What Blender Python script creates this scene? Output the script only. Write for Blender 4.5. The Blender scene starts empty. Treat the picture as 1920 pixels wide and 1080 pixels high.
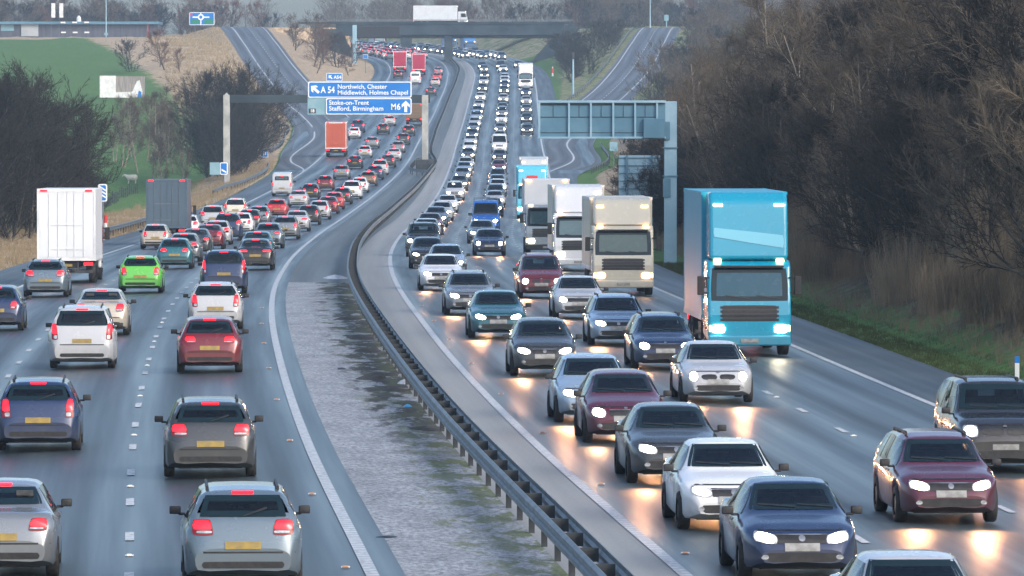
import bpy, math, random
from mathutils import Vector, Matrix
from mathutils.bvhtree import BVHTree
R = math.radians
rnd = random.Random(11)
sc = bpy.context.scene
col = sc.collection
# ------------------------------------------------------------------ camera, sky, sun, exposure
F = 11700.0                      # focal length in photograph pixels (1920 wide)
CAMZ = 7.0                       # metres above the near road
PITCH = math.atan((540 - 203) / F)
cd = bpy.data.cameras.new('camera'); cam = bpy.data.objects.new('camera', cd); col.objects.link(cam)
cam.location = (0, 0, CAMZ); cam.rotation_euler = (R(90) - PITCH, 0, 0)
cd.sensor_width = 36; cd.lens = 36 * F / 1920; cd.clip_start = 1; cd.clip_end = 8000
sc.camera = cam
w = bpy.data.worlds.new('World'); sc.world = w; w.use_nodes = True
nt = w.node_tree; nt.nodes.clear()
sky = nt.nodes.new('ShaderNodeTexSky'); sky.sky_type = 'NISHITA'; sky.sun_disc = False
SUN_EL, SUN_AZ = R(30), R(140)   # azimuth clockwise from +Y
sky.sun_elevation = SUN_EL; sky.sun_rotation = SUN_AZ
sky.air_density = 1.0; sky.dust_density = 3.0; sky.ozone_density = 2.0
bg = nt.nodes.new('ShaderNodeBackground'); bg.inputs[1].default_value = 0.15
out = nt.nodes.new('ShaderNodeOutputWorld')
nt.links.new(sky.outputs[0], bg.inputs[0]); nt.links.new(bg.outputs[0], out.inputs[0])
sl = bpy.data.lights.new('sun', 'SUN'); sl.energy = 0.75; sl.angle = R(20); sl.color = (1, .98, .95)
so = bpy.data.objects.new('sun', sl); col.objects.link(so)
sd = Vector((math.sin(SUN_AZ) * math.cos(SUN_EL), math.cos(SUN_AZ) * math.cos(SUN_EL), math.sin(SUN_EL)))
so.rotation_euler = sd.to_track_quat('Z', 'Y').to_euler()
sc.view_settings.view_transform = 'Standard'; sc.view_settings.look = 'None'
sc.view_settings.exposure = 0.95; sc.view_settings.gamma = 1
sc.cycles.max_bounces = 6; sc.cycles.volume_bounces = 0; sc.cycles.transparent_max_bounces = 6
sc.cycles.sample_clamp_indirect = 4

# ------------------------------------------------------------------ helpers
class Sp:                        # smooth curve through (z, value) points
    def __init__(s, pts):
        s.x = [p[0] for p in pts]; s.y = [p[1] for p in pts]; n = len(pts)
        d = [(s.y[i+1]-s.y[i])/(s.x[i+1]-s.x[i]) for i in range(n-1)]
        s.t = [d[0]] + [(d[i-1]*(s.x[i+1]-s.x[i])+d[i]*(s.x[i]-s.x[i-1]))/(s.x[i+1]-s.x[i-1]) for i in range(1, n-1)] + [d[-1]]
    def __call__(s, x):
        X = s.x
        if x <= X[0]: return s.y[0] + s.t[0]*(x-X[0])
        if x >= X[-1]: return s.y[-1] + s.t[-1]*(x-X[-1])
        lo, hi = 0, len(X)-1
        while hi-lo > 1:
            m = (lo+hi)//2
            if X[m] <= x: lo = m
            else: hi = m
        h = X[hi]-X[lo]; t = (x-X[lo])/h; t2 = t*t; t3 = t2*t
        return (2*t3-3*t2+1)*s.y[lo]+(t3-2*t2+t)*h*s.t[lo]+(-2*t3+3*t2)*s.y[hi]+(t3-t2)*h*s.t[hi]
def lin(pts, x):
    if x <= pts[0][0]: return pts[0][1]
    for (a, b), (c, d) in zip(pts, pts[1:]):
        if x <= c: return b+(d-b)*(x-a)/(c-a)
    return pts[-1][1]
class MB:                        # collects faces and links them as one mesh object
    def __init__(s): s.v = []; s.f = []; s.m = []; s.uv = {}
    def add(s, vs, fs, m=0):
        o = len(s.v); s.v += [tuple(p) for p in vs]
        for f in fs: s.f.append(tuple(i+o for i in f)); s.m.append(m)
    def box(s, c, d, m=0, rz=0):
        x, y, z = d[0]/2, d[1]/2, d[2]/2; ca, sa = math.cos(rz), math.sin(rz)
        vs = [(c[0]+ca*a*x-sa*b*y, c[1]+sa*a*x+ca*b*y, c[2]+e*z) for e in (-1, 1) for a, b in ((-1, -1), (1, -1), (1, 1), (-1, 1))]
        s.add(vs, [(3, 2, 1, 0), (4, 5, 6, 7), (0, 1, 5, 4), (1, 2, 6, 5), (2, 3, 7, 6), (3, 0, 4, 7)], m)
    def tube(s, p, q, r0, r1=None, n=8, m=0, cap=True):
        p, q = Vector(p), Vector(q); r1 = r0 if r1 is None else r1
        d = (q-p); d = d.normalized() if d.length > 1e-9 else Vector((0, 0, 1))
        a = d.orthogonal().normalized(); b = d.cross(a)
        vs = []
        for c, r in ((p, r0), (q, r1)):
            for k in range(n):
                t = 2*math.pi*k/n; vs.append(c+a*(r*math.cos(t))+b*(r*math.sin(t)))
        fs = [(k, (k+1) % n, n+(k+1) % n, n+k) for k in range(n)]
        if cap: fs += [tuple(range(n-1, -1, -1)), tuple(range(n, 2*n))]
        s.add(vs, fs, m)
    def rows(s, rows, m=0, closed=False):
        n = len(rows[0]); vs = [p for r in rows for p in r]; fs = []
        for i in range(len(rows)-1):
            for j in range(n if closed else n-1):
                k = (j+1) % n
                fs.append((i*n+j, i*n+k, (i+1)*n+k, (i+1)*n+j))
        s.add(vs, fs, m)
    def build(s, name, mats, parent=None, smooth=False, bevel=0, kind=None):
        me = bpy.data.meshes.new(name); me.from_pydata(s.v, [], s.f)
        if not isinstance(mats, (list, tuple)): mats = [mats]
        for m in mats: me.materials.append(m)
        if len(mats) > 1: me.polygons.foreach_set('material_index', s.m)
        if smooth: me.polygons.foreach_set('use_smooth', [True]*len(me.polygons))
        me.update()
        o = bpy.data.objects.new(name, me); col.objects.link(o)
        if parent: o.parent = parent
        if bevel:
            b = o.modifiers.new('bevel', 'BEVEL'); b.width = bevel; b.segments = 3; b.limit_method = 'ANGLE'
            b.angle_limit = R(35); b.harden_normals = False
        if kind: o['kind'] = kind
        return o
def empty(name, label, cat, loc=(0, 0, 0), rz=0, group=None):
    o = bpy.data.objects.new(name, None); col.objects.link(o); o.location = loc; o.rotation_euler = (0, 0, rz)
    o['label'] = label; o['category'] = cat
    if group: o['group'] = group
    return o
def tag(o, label, cat, group=None):
    o['label'] = label; o['category'] = cat
    if group: o['group'] = group
    return o
def copy_tree(o, parent=None):
    c = o.copy(); col.objects.link(c)
    if parent: c.parent = parent; c.matrix_parent_inverse = o.matrix_parent_inverse
    for ch in o.children: copy_tree(ch, c)
    return c
def at(px, py, Y):               # the point seen at a photograph pixel, at distance Y
    sx = (px-960)/F; sy = (540-py)/F
    d = Vector((sx, math.cos(PITCH)+sy*math.sin(PITCH), -math.sin(PITCH)+sy*math.cos(PITCH)))
    k = Y/d.y
    return Vector((d.x*k, Y, CAMZ+d.z*k))
def pix(p):
    v = Vector(p)-Vector((0, 0, CAMZ)); c, s_ = math.cos(PITCH), math.sin(PITCH)
    dep = v.y*c-v.z*s_; up = v.y*s_+v.z*c
    return 960+F*v.x/dep, 540-F*up/dep

# ------------------------------------------------------------------ materials
def mat(name, base, rough=.6, metal=0, base2=None, scale=5, detail=4, bump=0, spec=.5, coat=0, lo=.4, hi=.6, coord='Object', stretch=None):
    m = bpy.data.materials.new(name); m.use_nodes = True; t = m.node_tree; b = t.nodes['Principled BSDF']
    b.inputs['Base Color'].default_value = (*base, 1); b.inputs['Roughness'].default_value = rough
    b.inputs['Metallic'].default_value = metal; b.inputs['Specular IOR Level'].default_value = spec
    b.inputs['Coat Weight'].default_value = coat; b.inputs['Coat Roughness'].default_value = .05
    if base2 is not None or bump:
        tc = t.nodes.new('ShaderNodeTexCoord'); n = t.nodes.new('ShaderNodeTexNoise')
        n.inputs['Scale'].default_value = scale; n.inputs['Detail'].default_value = detail
        src = tc.outputs[coord]
        if stretch:
            mp = t.nodes.new('ShaderNodeMapping'); mp.inputs['Scale'].default_value = stretch
            t.links.new(src, mp.inputs[0]); src = mp.outputs[0]
        t.links.new(src, n.inputs['Vector'])
        if base2 is not None:
            r = t.nodes.new('ShaderNodeValToRGB'); r.color_ramp.elements[0].position = lo; r.color_ramp.elements[1].position = hi
            r.color_ramp.elements[0].color = (*base, 1); r.color_ramp.elements[1].color = (*base2, 1)
            t.links.new(n.outputs[0], r.inputs[0]); t.links.new(r.outputs[0], b.inputs['Base Color'])
        if bump:
            bp = t.nodes.new('ShaderNodeBump'); bp.inputs['Strength'].default_value = bump; bp.inputs['Distance'].default_value = .02
            t.links.new(n.outputs[0], bp.inputs['Height']); t.links.new(bp.outputs[0], b.inputs['Normal'])
    return m
def glow(name, c, s):
    m = bpy.data.materials.new(name); m.use_nodes = True; b = m.node_tree.nodes['Principled BSDF']
    b.inputs['Base Color'].default_value = (*c, 1); b.inputs['Emission Color'].default_value = (*c, 1)
    b.inputs['Emission Strength'].default_value = s; b.inputs['Roughness'].default_value = .2
    return m
_paint = {}
def paint(name, c, metal=0.0):
    if name in _paint: return _paint[name]
    m = bpy.data.materials.new(name+'_paint'); m.use_nodes = True; t = m.node_tree; b = t.nodes['Principled BSDF']
    b.inputs['Roughness'].default_value = .32; b.inputs['Metallic'].default_value = metal
    b.inputs['Coat Weight'].default_value = .6; b.inputs['Coat Roughness'].default_value = .08
    tc = t.nodes.new('ShaderNodeTexCoord'); sx = t.nodes.new('ShaderNodeSeparateXYZ'); n = t.nodes.new('ShaderNodeTexNoise')
    n.inputs['Scale'].default_value = 4; n.inputs['Detail'].default_value = 6
    t.links.new(tc.outputs['Object'], sx.inputs[0]); t.links.new(tc.outputs['Object'], n.inputs['Vector'])
    # road grime: splashed low on the body, broken up by noise
    mr = t.nodes.new('ShaderNodeMapRange'); mr.inputs[1].default_value = .25; mr.inputs[2].default_value = .75
    mr.inputs[3].default_value = .75; mr.inputs[4].default_value = .08
    t.links.new(sx.outputs[2], mr.inputs[0])
    mu = t.nodes.new('ShaderNodeMath'); mu.operation = 'MULTIPLY'; t.links.new(mr.outputs[0], mu.inputs[0]); t.links.new(n.outputs[0], mu.inputs[1])
    mx = t.nodes.new('ShaderNodeMix'); mx.data_type = 'RGBA'; mx.inputs[6].default_value = (*c, 1); mx.inputs[7].default_value = (.12, .11, .1, 1)
    t.links.new(mu.outputs[0], mx.inputs[0]); t.links.new(mx.outputs[2], b.inputs['Base Color'])
    ro = t.nodes.new('ShaderNodeMath'); ro.operation = 'MULTIPLY_ADD'; ro.inputs[1].default_value = .5; ro.inputs[2].default_value = .25
    t.links.new(mu.outputs[0], ro.inputs[0]); t.links.new(ro.outputs[0], b.inputs['Roughness'])
    _paint[name] = m
    return m
M = {}
M['glass'] = mat('window_glass', (.008, .02, .026), .07, spec=.32)
M['black'] = mat('black_plastic', (.01, .01, .012), .55, base2=(.02, .02, .021), scale=9)
M['rubber'] = mat('tyre_rubber', (.012, .012, .013), .8, base2=(.03, .029, .028), scale=12)
M['rim'] = mat('alloy_rim', (.35, .36, .37), .35, .8, base2=(.2, .19, .18), scale=6)
M['plate_w'] = mat('white_number_plate', (.3, .3, .29), .5, base2=(.2, .2, .19), scale=7)
M['plate_y'] = mat('yellow_number_plate', (.34, .23, .04), .5, base2=(.24, .17, .05), scale=6)
M['headlight'] = glow('lit_headlight', (1, .86, .6), 30)
M['sidelight'] = glow('lit_marker_lamp', (1, .52, .2), 7)
M['dimlight'] = glow('dim_headlight', (1, .9, .7), 6)
M['taillight'] = glow('lit_tail_light', (.9, .006, .012), 3.0)
M['indicator'] = glow('amber_lamp', (1, .3, .03), 4)
M['steel'] = mat('galvanised_steel', (.2, .235, .26), .55, .45, base2=(.11, .125, .14), scale=1.7, lo=.3, hi=.75)
M['steel_dark'] = mat('weathered_steel_post', (.018, .024, .028), .7, 0, base2=(.045, .05, .054), scale=3)
M['conc'] = mat('weathered_concrete', (.27, .28, .27), .85, base2=(.4, .4, .38), scale=.9, bump=.2)
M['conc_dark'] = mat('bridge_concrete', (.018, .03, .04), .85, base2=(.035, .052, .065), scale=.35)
M['gantry_grey'] = mat('grey_gantry_paint', (.08, .19, .27), .45, .1, base2=(.11, .23, .31), scale=.8)
M['gantry_pale'] = mat('pale_gantry_paint', (.24, .4, .5), .5, .1, base2=(.32, .47, .56), scale=.8)
M['sign_blue'] = mat('sign_blue', (.0, .15, .5), .45, base2=(.0, .17, .54), scale=.5)
M['sign_white'] = mat('sign_white', (.8, .82, .84), .45)
M['sign_green'] = mat('sign_green', (.01, .2, .11), .5)
M['sign_back'] = mat('sign_back_grey', (.17, .32, .38), .6, base2=(.22, .36, .42), scale=.7)
M['sign_black'] = mat('sign_black', (.01, .01, .012), .5)
M['red'] = mat('red_paint', (.6, .03, .03), .5)
M['white'] = mat('white_paint', (.75, .76, .77), .55, base2=(.62, .63, .63), scale=1.2)
M['wood'] = mat('weathered_wood', (.2, .17, .14), .85, base2=(.3, .26, .21), scale=2)

def car_glass():
    m = bpy.data.materials.new('car_glass'); m.use_nodes = True; t = m.node_tree; t.nodes.clear(); L = t.links.new
    tr = t.nodes.new('ShaderNodeBsdfTransparent'); tr.inputs[0].default_value = (.42, .52, .53, 1)
    gl = t.nodes.new('ShaderNodeBsdfGlossy'); gl.inputs['Roughness'].default_value = .04; gl.inputs[0].default_value = (.9, .95, 1, 1)
    fr = t.nodes.new('ShaderNodeFresnel'); fr.inputs[0].default_value = 1.5
    tc = t.nodes.new('ShaderNodeTexCoord'); n = t.nodes.new('ShaderNodeTexNoise'); n.inputs['Scale'].default_value = 1.3; L(tc.outputs['Object'], n.inputs['Vector'])
    bp = t.nodes.new('ShaderNodeBump'); bp.inputs['Strength'].default_value = .12; bp.inputs['Distance'].default_value = .1; L(n.outputs[0], bp.inputs['Height'])
    L(bp.outputs[0], gl.inputs['Normal']); mx = t.nodes.new('ShaderNodeMixShader'); L(fr.outputs[0], mx.inputs[0]); L(tr.outputs[0], mx.inputs[1]); L(gl.outputs[0], mx.inputs[2])
    o = t.nodes.new('ShaderNodeOutputMaterial'); L(mx.outputs[0], o.inputs[0]); return m
M['car_glass'] = car_glass()
M['lens'] = mat('clear_lamp_lens', (.3, .32, .34), .12, .3, base2=(.5, .52, .54), scale=14)
M['red_lens'] = mat('dark_red_lens', (.2, .008, .01), .15)
M['seat'] = mat('dark_seat_cloth', (.03, .032, .036), .9, base2=(.06, .06, .062), scale=5)
M['trim'] = mat('grey_cabin_trim', (.05, .052, .055), .8)
# ------------------------------------------------------------------ road geometry (Y = metres from the camera)
hM = Sp([(-80, 0), (100, 0), (200, 0), (300, -.55), (400, -1.25), (500, -1.55), (600, -.95), (700, .4), (800, 2.4), (900, 5), (1000, 8.2), (1100, 11.3), (1200, 14.3), (1300, 17.3), (1400, 19.6), (1500, 21.5), (1700, 24.5), (2600, 30)])
sB = Sp([(-80, 8.2), (93, -2.07), (128, -4.15), (179, -6.73), (205, -7.88), (240, -9.2), (300, -10.85), (400, -12.6), (500, -13.2), (600, -12.75), (700, -12.1), (820, -12.1), (985, -11.6), (1130, -11.7), (1200, -12.4), (1270, -14.6), (1330, -18.5), (1400, -26), (1500, -40), (1600, -60), (1800, -115)])
sC = Sp([(-80, 12.6), (93, 2.62), (128, .58), (179, -1.91), (205, -2.94), (240, -4.2), (300, -5.85), (400, -7.2), (500, -7.15), (600, -6.95), (700, -6.95), (812, -7.1), (985, -6.9), (1100, -6.8), (1170, -7.0), (1270, -9.6), (1330, -13.5), (1400, -21), (1500, -35), (1600, -55), (1800, -110)])
def zr(X, Y):                    # road surface height: both carriageways fall outward 2.5 %
    d = max(0, sB(Y)-X, X-sC(Y))
    return hM(Y)-.025*min(d, 16)
sL = Sp([(680, -23.1), (695, -23.2), (735, -26.0), (850, -26.9), (885, -28.2), (940, -31.7), (990, -35.7), (1080, -41.6), (1150, -46.9), (1300, -58.6)])
sR = Sp([(880, -22.7), (900, -22.9), (950, -25.6), (1000, -29.6), (1080, -35.3), (1150, -40.6), (1300, -52.2)])
sS = Sp([(692, 4.2), (735, 7.0), (820, 7.3), (900, 11.2), (1000, 17.3), (1130, 25.1), (1290, 33.2)])
sT = Sp([(880, 3.9), (900, 4.3), (1000, 11.3), (1130, 18.6), (1290, 27.2)])
zsl = Sp([(900, hM(900)-.3), (1000, 8.2), (1080, 11.4), (1150, 15.2), (1230, 20.2), (1300, 23.9), (1330, 24.2)])
zsr = Sp([(900, hM(900)-.3), (1000, 8.3), (1130, 14.3), (1220, 19.8), (1290, 23.6), (1330, 24.2)])
def blend(a, b, t): return a+(b-a)*max(0, min(1, t))
def PL(Y):                       # outer edge of the paved surface, southbound side
    main = sB(Y)-13.9
    if Y < 560: return main
    if Y > 1310: return blend(-61, sB(Y)-14.5, (Y-1310)/15)
    s = Sp.__call__(_pl, Y); return blend(main, s, (Y-560)/60)
_pl = Sp([(560, -26.6), (640, -26.6), (693, -26.6), (735, -27.5), (775, -28.6), (846, -29.9), (900, -31.6), (990, -38), (1080, -44), (1150, -49.3), (1300, -61)])
def PR(Y):                       # outer edge of the paved surface, northbound side
    main = sC(Y)+13.7
    if Y < 640: return main
    if Y > 1300: return blend(35.4, sC(Y)+14.5, (Y-1300)/15)
    return blend(main, _pr(Y), (Y-640)/45)
_pr = Sp([(640, 6.8), (686, 7.6), (722, 10.0), (812, 10.6), (900, 13.7), (1000, 19.2), (1130, 27.1), (1290, 35.2)])
def edgez(Y, side):
    if side < 0:
        return zr(PL(Y), Y) if Y < 900 or Y > 1325 else (zsl(Y) if Y > 1000 else blend(zr(PL(Y), Y), zsl(Y), (Y-900)/100))
    return zr(PR(Y), Y) if Y < 900 or Y > 1315 else (zsr(Y) if Y > 1000 else blend(zr(PR(Y), Y), zsr(Y), (Y-900)/100))
natL = [(-80, -.5), (300, -1), (420, -1.8), (650, -3), (730, -2.8), (850, 2.5), (1000, 8.7), (1150, 17.0), (1260, 21.2), (1330, 21.9), (1400, 22.8), (1700, 26), (2600, 32)]
natR = [(-80, 6.5), (450, 6.2), (600, 5.2), (700, 6), (850, 9), (1000, 12.5), (1150, 17.5), (1260, 23.2), (1330, 24.2), (1700, 26), (2600, 32)]
def wob(x, y): return .35*math.sin(x*.31+y*.11)*math.sin(y*.17-x*.05)+.2*math.sin(x*.9+1)*math.sin(y*.53)
def ground(X, Y):
    a, b = PL(Y), PR(Y)
    if X < a:
        d = a-X; e = edgez(Y, -1); n = lin(natL, Y)
        k = max(0, d-1.6); z = e+max(-k/3.2, min(k/2.6, n-e))
        return z-.05-.04*min(d, 1.5)+wob(X, Y)*min(1, k/6)
    if X > b:
        d = X-b; e = edgez(Y, 1); n = lin(natR, Y)
        k = max(0, d-1.8); z = e+max(-k/3.2, min(k/2.5, n-e))
        return z-.05-.03*min(d, 1.5)+wob(X, Y)*min(1, k/6)
    if 900 < Y < 1320:
        ml, r = sB(Y)-14.1, sR(Y)+.8
        if X < ml and r < ml:
            if X <= r: return edgez(Y, -1)-.06
            return blend(edgez(Y, -1), zr(ml, Y), (X-r)/(ml-r))-.06
        mr, t = sC(Y)+13.6, sT(Y)-.8
        if X > mr and t > mr:
            if X >= t: return edgez(Y, 1)-.06
            return blend(zr(mr, Y), edgez(Y, 1), (X-mr)/(t-mr))-.06
    return zr(X, Y)-.08
def frange(a, b, s):
    n = max(1, int(round((b-a)/s))); return [a+(b-a)*i/n for i in range(n+1)]

# ------------------------------------------------------------------ setting materials
def node(t, k, **kw):
    n = t.nodes.new(k)
    for a, v in kw.items(): setattr(n, a, v)
    return n
def road_material(name, c1, c2, rough, tracks=True):
    m = bpy.data.materials.new(name); m.use_nodes = True; t = m.node_tree; b = t.nodes['Principled BSDF']; L = t.links.new
    uv = node(t, 'ShaderNodeUVMap'); uv.uv_map = 'road'
    sep = node(t, 'ShaderNodeSeparateXYZ'); L(uv.outputs[0], sep.inputs[0])
    mp = node(t, 'ShaderNodeMapping'); mp.inputs['Scale'].default_value = (1.1, .006, 1); L(uv.outputs[0], mp.inputs[0])
    n1 = node(t, 'ShaderNodeTexNoise'); n1.inputs['Scale'].default_value = 1; n1.inputs['Detail'].default_value = 6; L(mp.outputs[0], n1.inputs['Vector'])
    n2 = node(t, 'ShaderNodeTexNoise'); n2.inputs['Scale'].default_value = 14; n2.inputs['Detail'].default_value = 5; n2.inputs['Roughness'].default_value = .7; L(uv.outputs[0], n2.inputs['Vector'])
    n3 = node(t, 'ShaderNodeTexNoise'); n3.inputs['Scale'].default_value = 1; n3.inputs['Detail'].default_value = 5; mp3 = node(t, 'ShaderNodeMapping'); mp3.inputs['Scale'].default_value = (1.6, .02, 1); L(uv.outputs[0], mp3.inputs[0]); L(mp3.outputs[0], n3.inputs['Vector'])
    # wheel tracks: polished bands, two per 3.65 m lane
    w_ = node(t, 'ShaderNodeMath', operation='MULTIPLY'); w_.inputs[1].default_value = 2*math.pi/1.825; L(sep.outputs[0], w_.inputs[0])
    cs = node(t, 'ShaderNodeMath', operation='COSINE'); L(w_.outputs[0], cs.inputs[0])
    k = node(t, 'ShaderNodeMath', operation='MULTIPLY'); k.inputs[1].default_value = .16 if tracks else 0; L(cs.outputs[0], k.inputs[0])
    a1 = node(t, 'ShaderNodeMath', operation='ADD'); L(k.outputs[0], a1.inputs[0]); L(n1.outputs[0], a1.inputs[1])
    n2s = node(t, 'ShaderNodeMath', operation='MULTIPLY_ADD'); n2s.inputs[1].default_value = .55; n2s.inputs[2].default_value = -.27; L(n2.outputs[0], n2s.inputs[0])
    a2 = node(t, 'ShaderNodeMath', operation='ADD'); L(a1.outputs[0], a2.inputs[0]); L(n2s.outputs[0], a2.inputs[1])
    rp = node(t, 'ShaderNodeValToRGB'); rp.color_ramp.elements[0].position = .28; rp.color_ramp.elements[1].position = .74
    rp.color_ramp.elements[0].color = (*c1, 1); rp.color_ramp.elements[1].color = (*c2, 1); L(a2.outputs[0], rp.inputs[0]); L(rp.outputs[0], b.inputs['Base Color'])
    rr = node(t, 'ShaderNodeMapRange'); rr.inputs[1].default_value = .3; rr.inputs[2].default_value = .75; rr.inputs[3].default_value = rough-.1; rr.inputs[4].default_value = rough+.14
    a3 = node(t, 'ShaderNodeMath', operation='MULTIPLY_ADD'); a3.inputs[1].default_value = -.6; L(k.outputs[0], a3.inputs[0]); L(n3.outputs[0], a3.inputs[2]); L(a3.outputs[0], rr.inputs[0]); L(rr.outputs[0], b.inputs['Roughness'])
    bp = node(t, 'ShaderNodeBump'); bp.inputs['Strength'].default_value = .35; bp.inputs['Distance'].default_value = .015; L(n2.outputs[0], bp.inputs['Height']); L(bp.outputs[0], b.inputs['Normal'])
    return m
M['asphalt'] = road_material('asphalt', (.03, .043, .049), (.064, .086, .095), .42)
M['asphalt_slip'] = road_material('slip_asphalt', (.07, .074, .08), (.11, .115, .12), .6)
M['shoulder'] = road_material('shoulder_asphalt', (.045, .058, .064), (.082, .1, .108), .55, False)
M['median_far'] = road_material('median_asphalt', (.075, .092, .1), (.15, .175, .185), .7, False)
def median_material():
    m = bpy.data.materials.new('dirty_median'); m.use_nodes = True; t = m.node_tree; b = t.nodes['Principled BSDF']; L = t.links.new
    uv = node(t, 'ShaderNodeUVMap'); uv.uv_map = 'road'; sep = node(t, 'ShaderNodeSeparateXYZ'); L(uv.outputs[0], sep.inputs[0])
    def noise(scale, sy, det=6, rough=.6):
        mp = node(t, 'ShaderNodeMapping'); mp.inputs['Scale'].default_value = (scale, scale*sy, 1); L(uv.outputs[0], mp.inputs[0])
        n = node(t, 'ShaderNodeTexNoise'); n.inputs['Scale'].default_value = 1; n.inputs['Detail'].default_value = det; n.inputs['Roughness'].default_value = rough
        L(mp.outputs[0], n.inputs['Vector']); return n.outputs[0]
    def ramp(src, p0, p1):
        r = node(t, 'ShaderNodeMapRange'); r.inputs[1].default_value = p0; r.inputs[2].default_value = p1; r.clamp = True; L(src, r.inputs[0]); return r.outputs[0]
    def mixc(f, a, b_):
        x = node(t, 'ShaderNodeMix'); x.data_type = 'RGBA'
        if f is not None: L(f, x.inputs[0])
        for s, v in ((6, a), (7, b_)):
            if isinstance(v, tuple): x.inputs[s].default_value = (*v, 1)
            else: L(v, x.inputs[s])
        return x.outputs[2]
    def math_(op, a, b_=None, c=None):
        x = node(t, 'ShaderNodeMath', operation=op)
        for s, v in enumerate((a, b_, c)):
            if v is None: continue
            if isinstance(v, (int, float)): x.inputs[s].default_value = v
            else: L(v, x.inputs[s])
        return x.outputs[0]
    # crushed-stone speckle
    base = mixc(ramp(noise(9, .3, 7, .72), .38, .62), (.15, .16, .17), (.46, .48, .5))
    base = mixc(ramp(noise(1.1, .35), .42, .62), base, mixc(ramp(noise(11, .3, 7, .72), .4, .6), (.11, .12, .13), (.34, .36, .38)))
    # soil and moss gather beside the barrier (lateral coordinate 3.0 m), reaching out in patches
    d = math_('ABSOLUTE', math_('SUBTRACT', sep.outputs[0], 2.75))
    near = ramp(d, 2.3, .1)
    soil = math_('MULTIPLY', near, ramp(noise(1.3, .22, 7, .65), .36, .58))
    lo = ramp(math_('ADD', soil, math_('MULTIPLY_ADD', noise(7, .6), .5, -.25)), .32, .55)
    zsel = ramp(sep.outputs[1], 118, 140)
    col1 = mixc(lo, base, mixc(ramp(noise(9, .5), .4, .6), (.018, .016, .014), (.055, .045, .036)))
    moss = ramp(math_('ADD', math_('MULTIPLY', near, ramp(noise(1.7, .28, 6, .6), .42, .6)), math_('MULTIPLY_ADD', noise(11, .6), .45, -.22)), .3, .52)
    mossf = math_('MULTIPLY', moss, math_('MULTIPLY_ADD', noise(.8, .2), 1.7, -.05))
    c2 = mixc(mossf, base, mixc(ramp(noise(12, .5), .4, .6), (.07, .1, .02), (.15, .17, .06)))
    c3 = mixc(math_('MULTIPLY', mossf, .45), col1, (.1, .13, .03))
    colr = mixc(zsel, c2, c3)
    L(colr, b.inputs['Base Color']); b.inputs['Roughness'].default_value = .85
    bp = node(t, 'ShaderNodeBump'); bp.inputs['Strength'].default_value = .5; bp.inputs['Distance'].default_value = .03; L(noise(24, .5, 5, .7), bp.inputs['Height']); L(bp.outputs[0], b.inputs['Normal'])
    return m
M['median'] = median_material()
M['conc_strip'] = road_material('concrete_channel', (.19, .2, .2), (.33, .34, .335), .75, False)
def line_material(name, ribs):
    m = bpy.data.materials.new(name); m.use_nodes = True; t = m.node_tree; b = t.nodes['Principled BSDF']; L = t.links.new
    uv = node(t, 'ShaderNodeUVMap'); uv.uv_map = 'road'
    n = node(t, 'ShaderNodeTexNoise'); n.inputs['Scale'].default_value = 9; n.inputs['Detail'].default_value = 6; L(uv.outputs[0], n.inputs['Vector'])
    r = node(t, 'ShaderNodeValToRGB'); r.color_ramp.elements[0].position = .34; r.color_ramp.elements[1].position = .52
    r.color_ramp.elements[0].color = (.24, .25, .26, 1); r.color_ramp.elements[1].color = (.56, .57, .57, 1); L(n.outputs[0], r.inputs[0]); src = r.outputs[0]
    if ribs:
        sep = node(t, 'ShaderNodeSeparateXYZ'); L(uv.outputs[0], sep.inputs[0])
        a = node(t, 'ShaderNodeMath', operation='MULTIPLY'); a.inputs[1].default_value = 2*math.pi/.5; L(sep.outputs[1], a.inputs[0])
        s = node(t, 'ShaderNodeMath', operation='SINE'); L(a.outputs[0], s.inputs[0])
        g = node(t, 'ShaderNodeMath', operation='GREATER_THAN'); g.inputs[1].default_value = .55; L(s.outputs[0], g.inputs[0])
        x = node(t, 'ShaderNodeMix'); x.data_type = 'RGBA'; L(g.outputs[0], x.inputs[0]); L(src, x.inputs[6]); x.inputs[7].default_value = (.34, .36, .38, 1); src = x.outputs[2]
    L(src, b.inputs['Base Color']); b.inputs['Roughness'].default_value = .55
    return m
M['line'] = line_material('white_road_paint', False); M['ribline'] = line_material('ribbed_edge_line', True)
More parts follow.
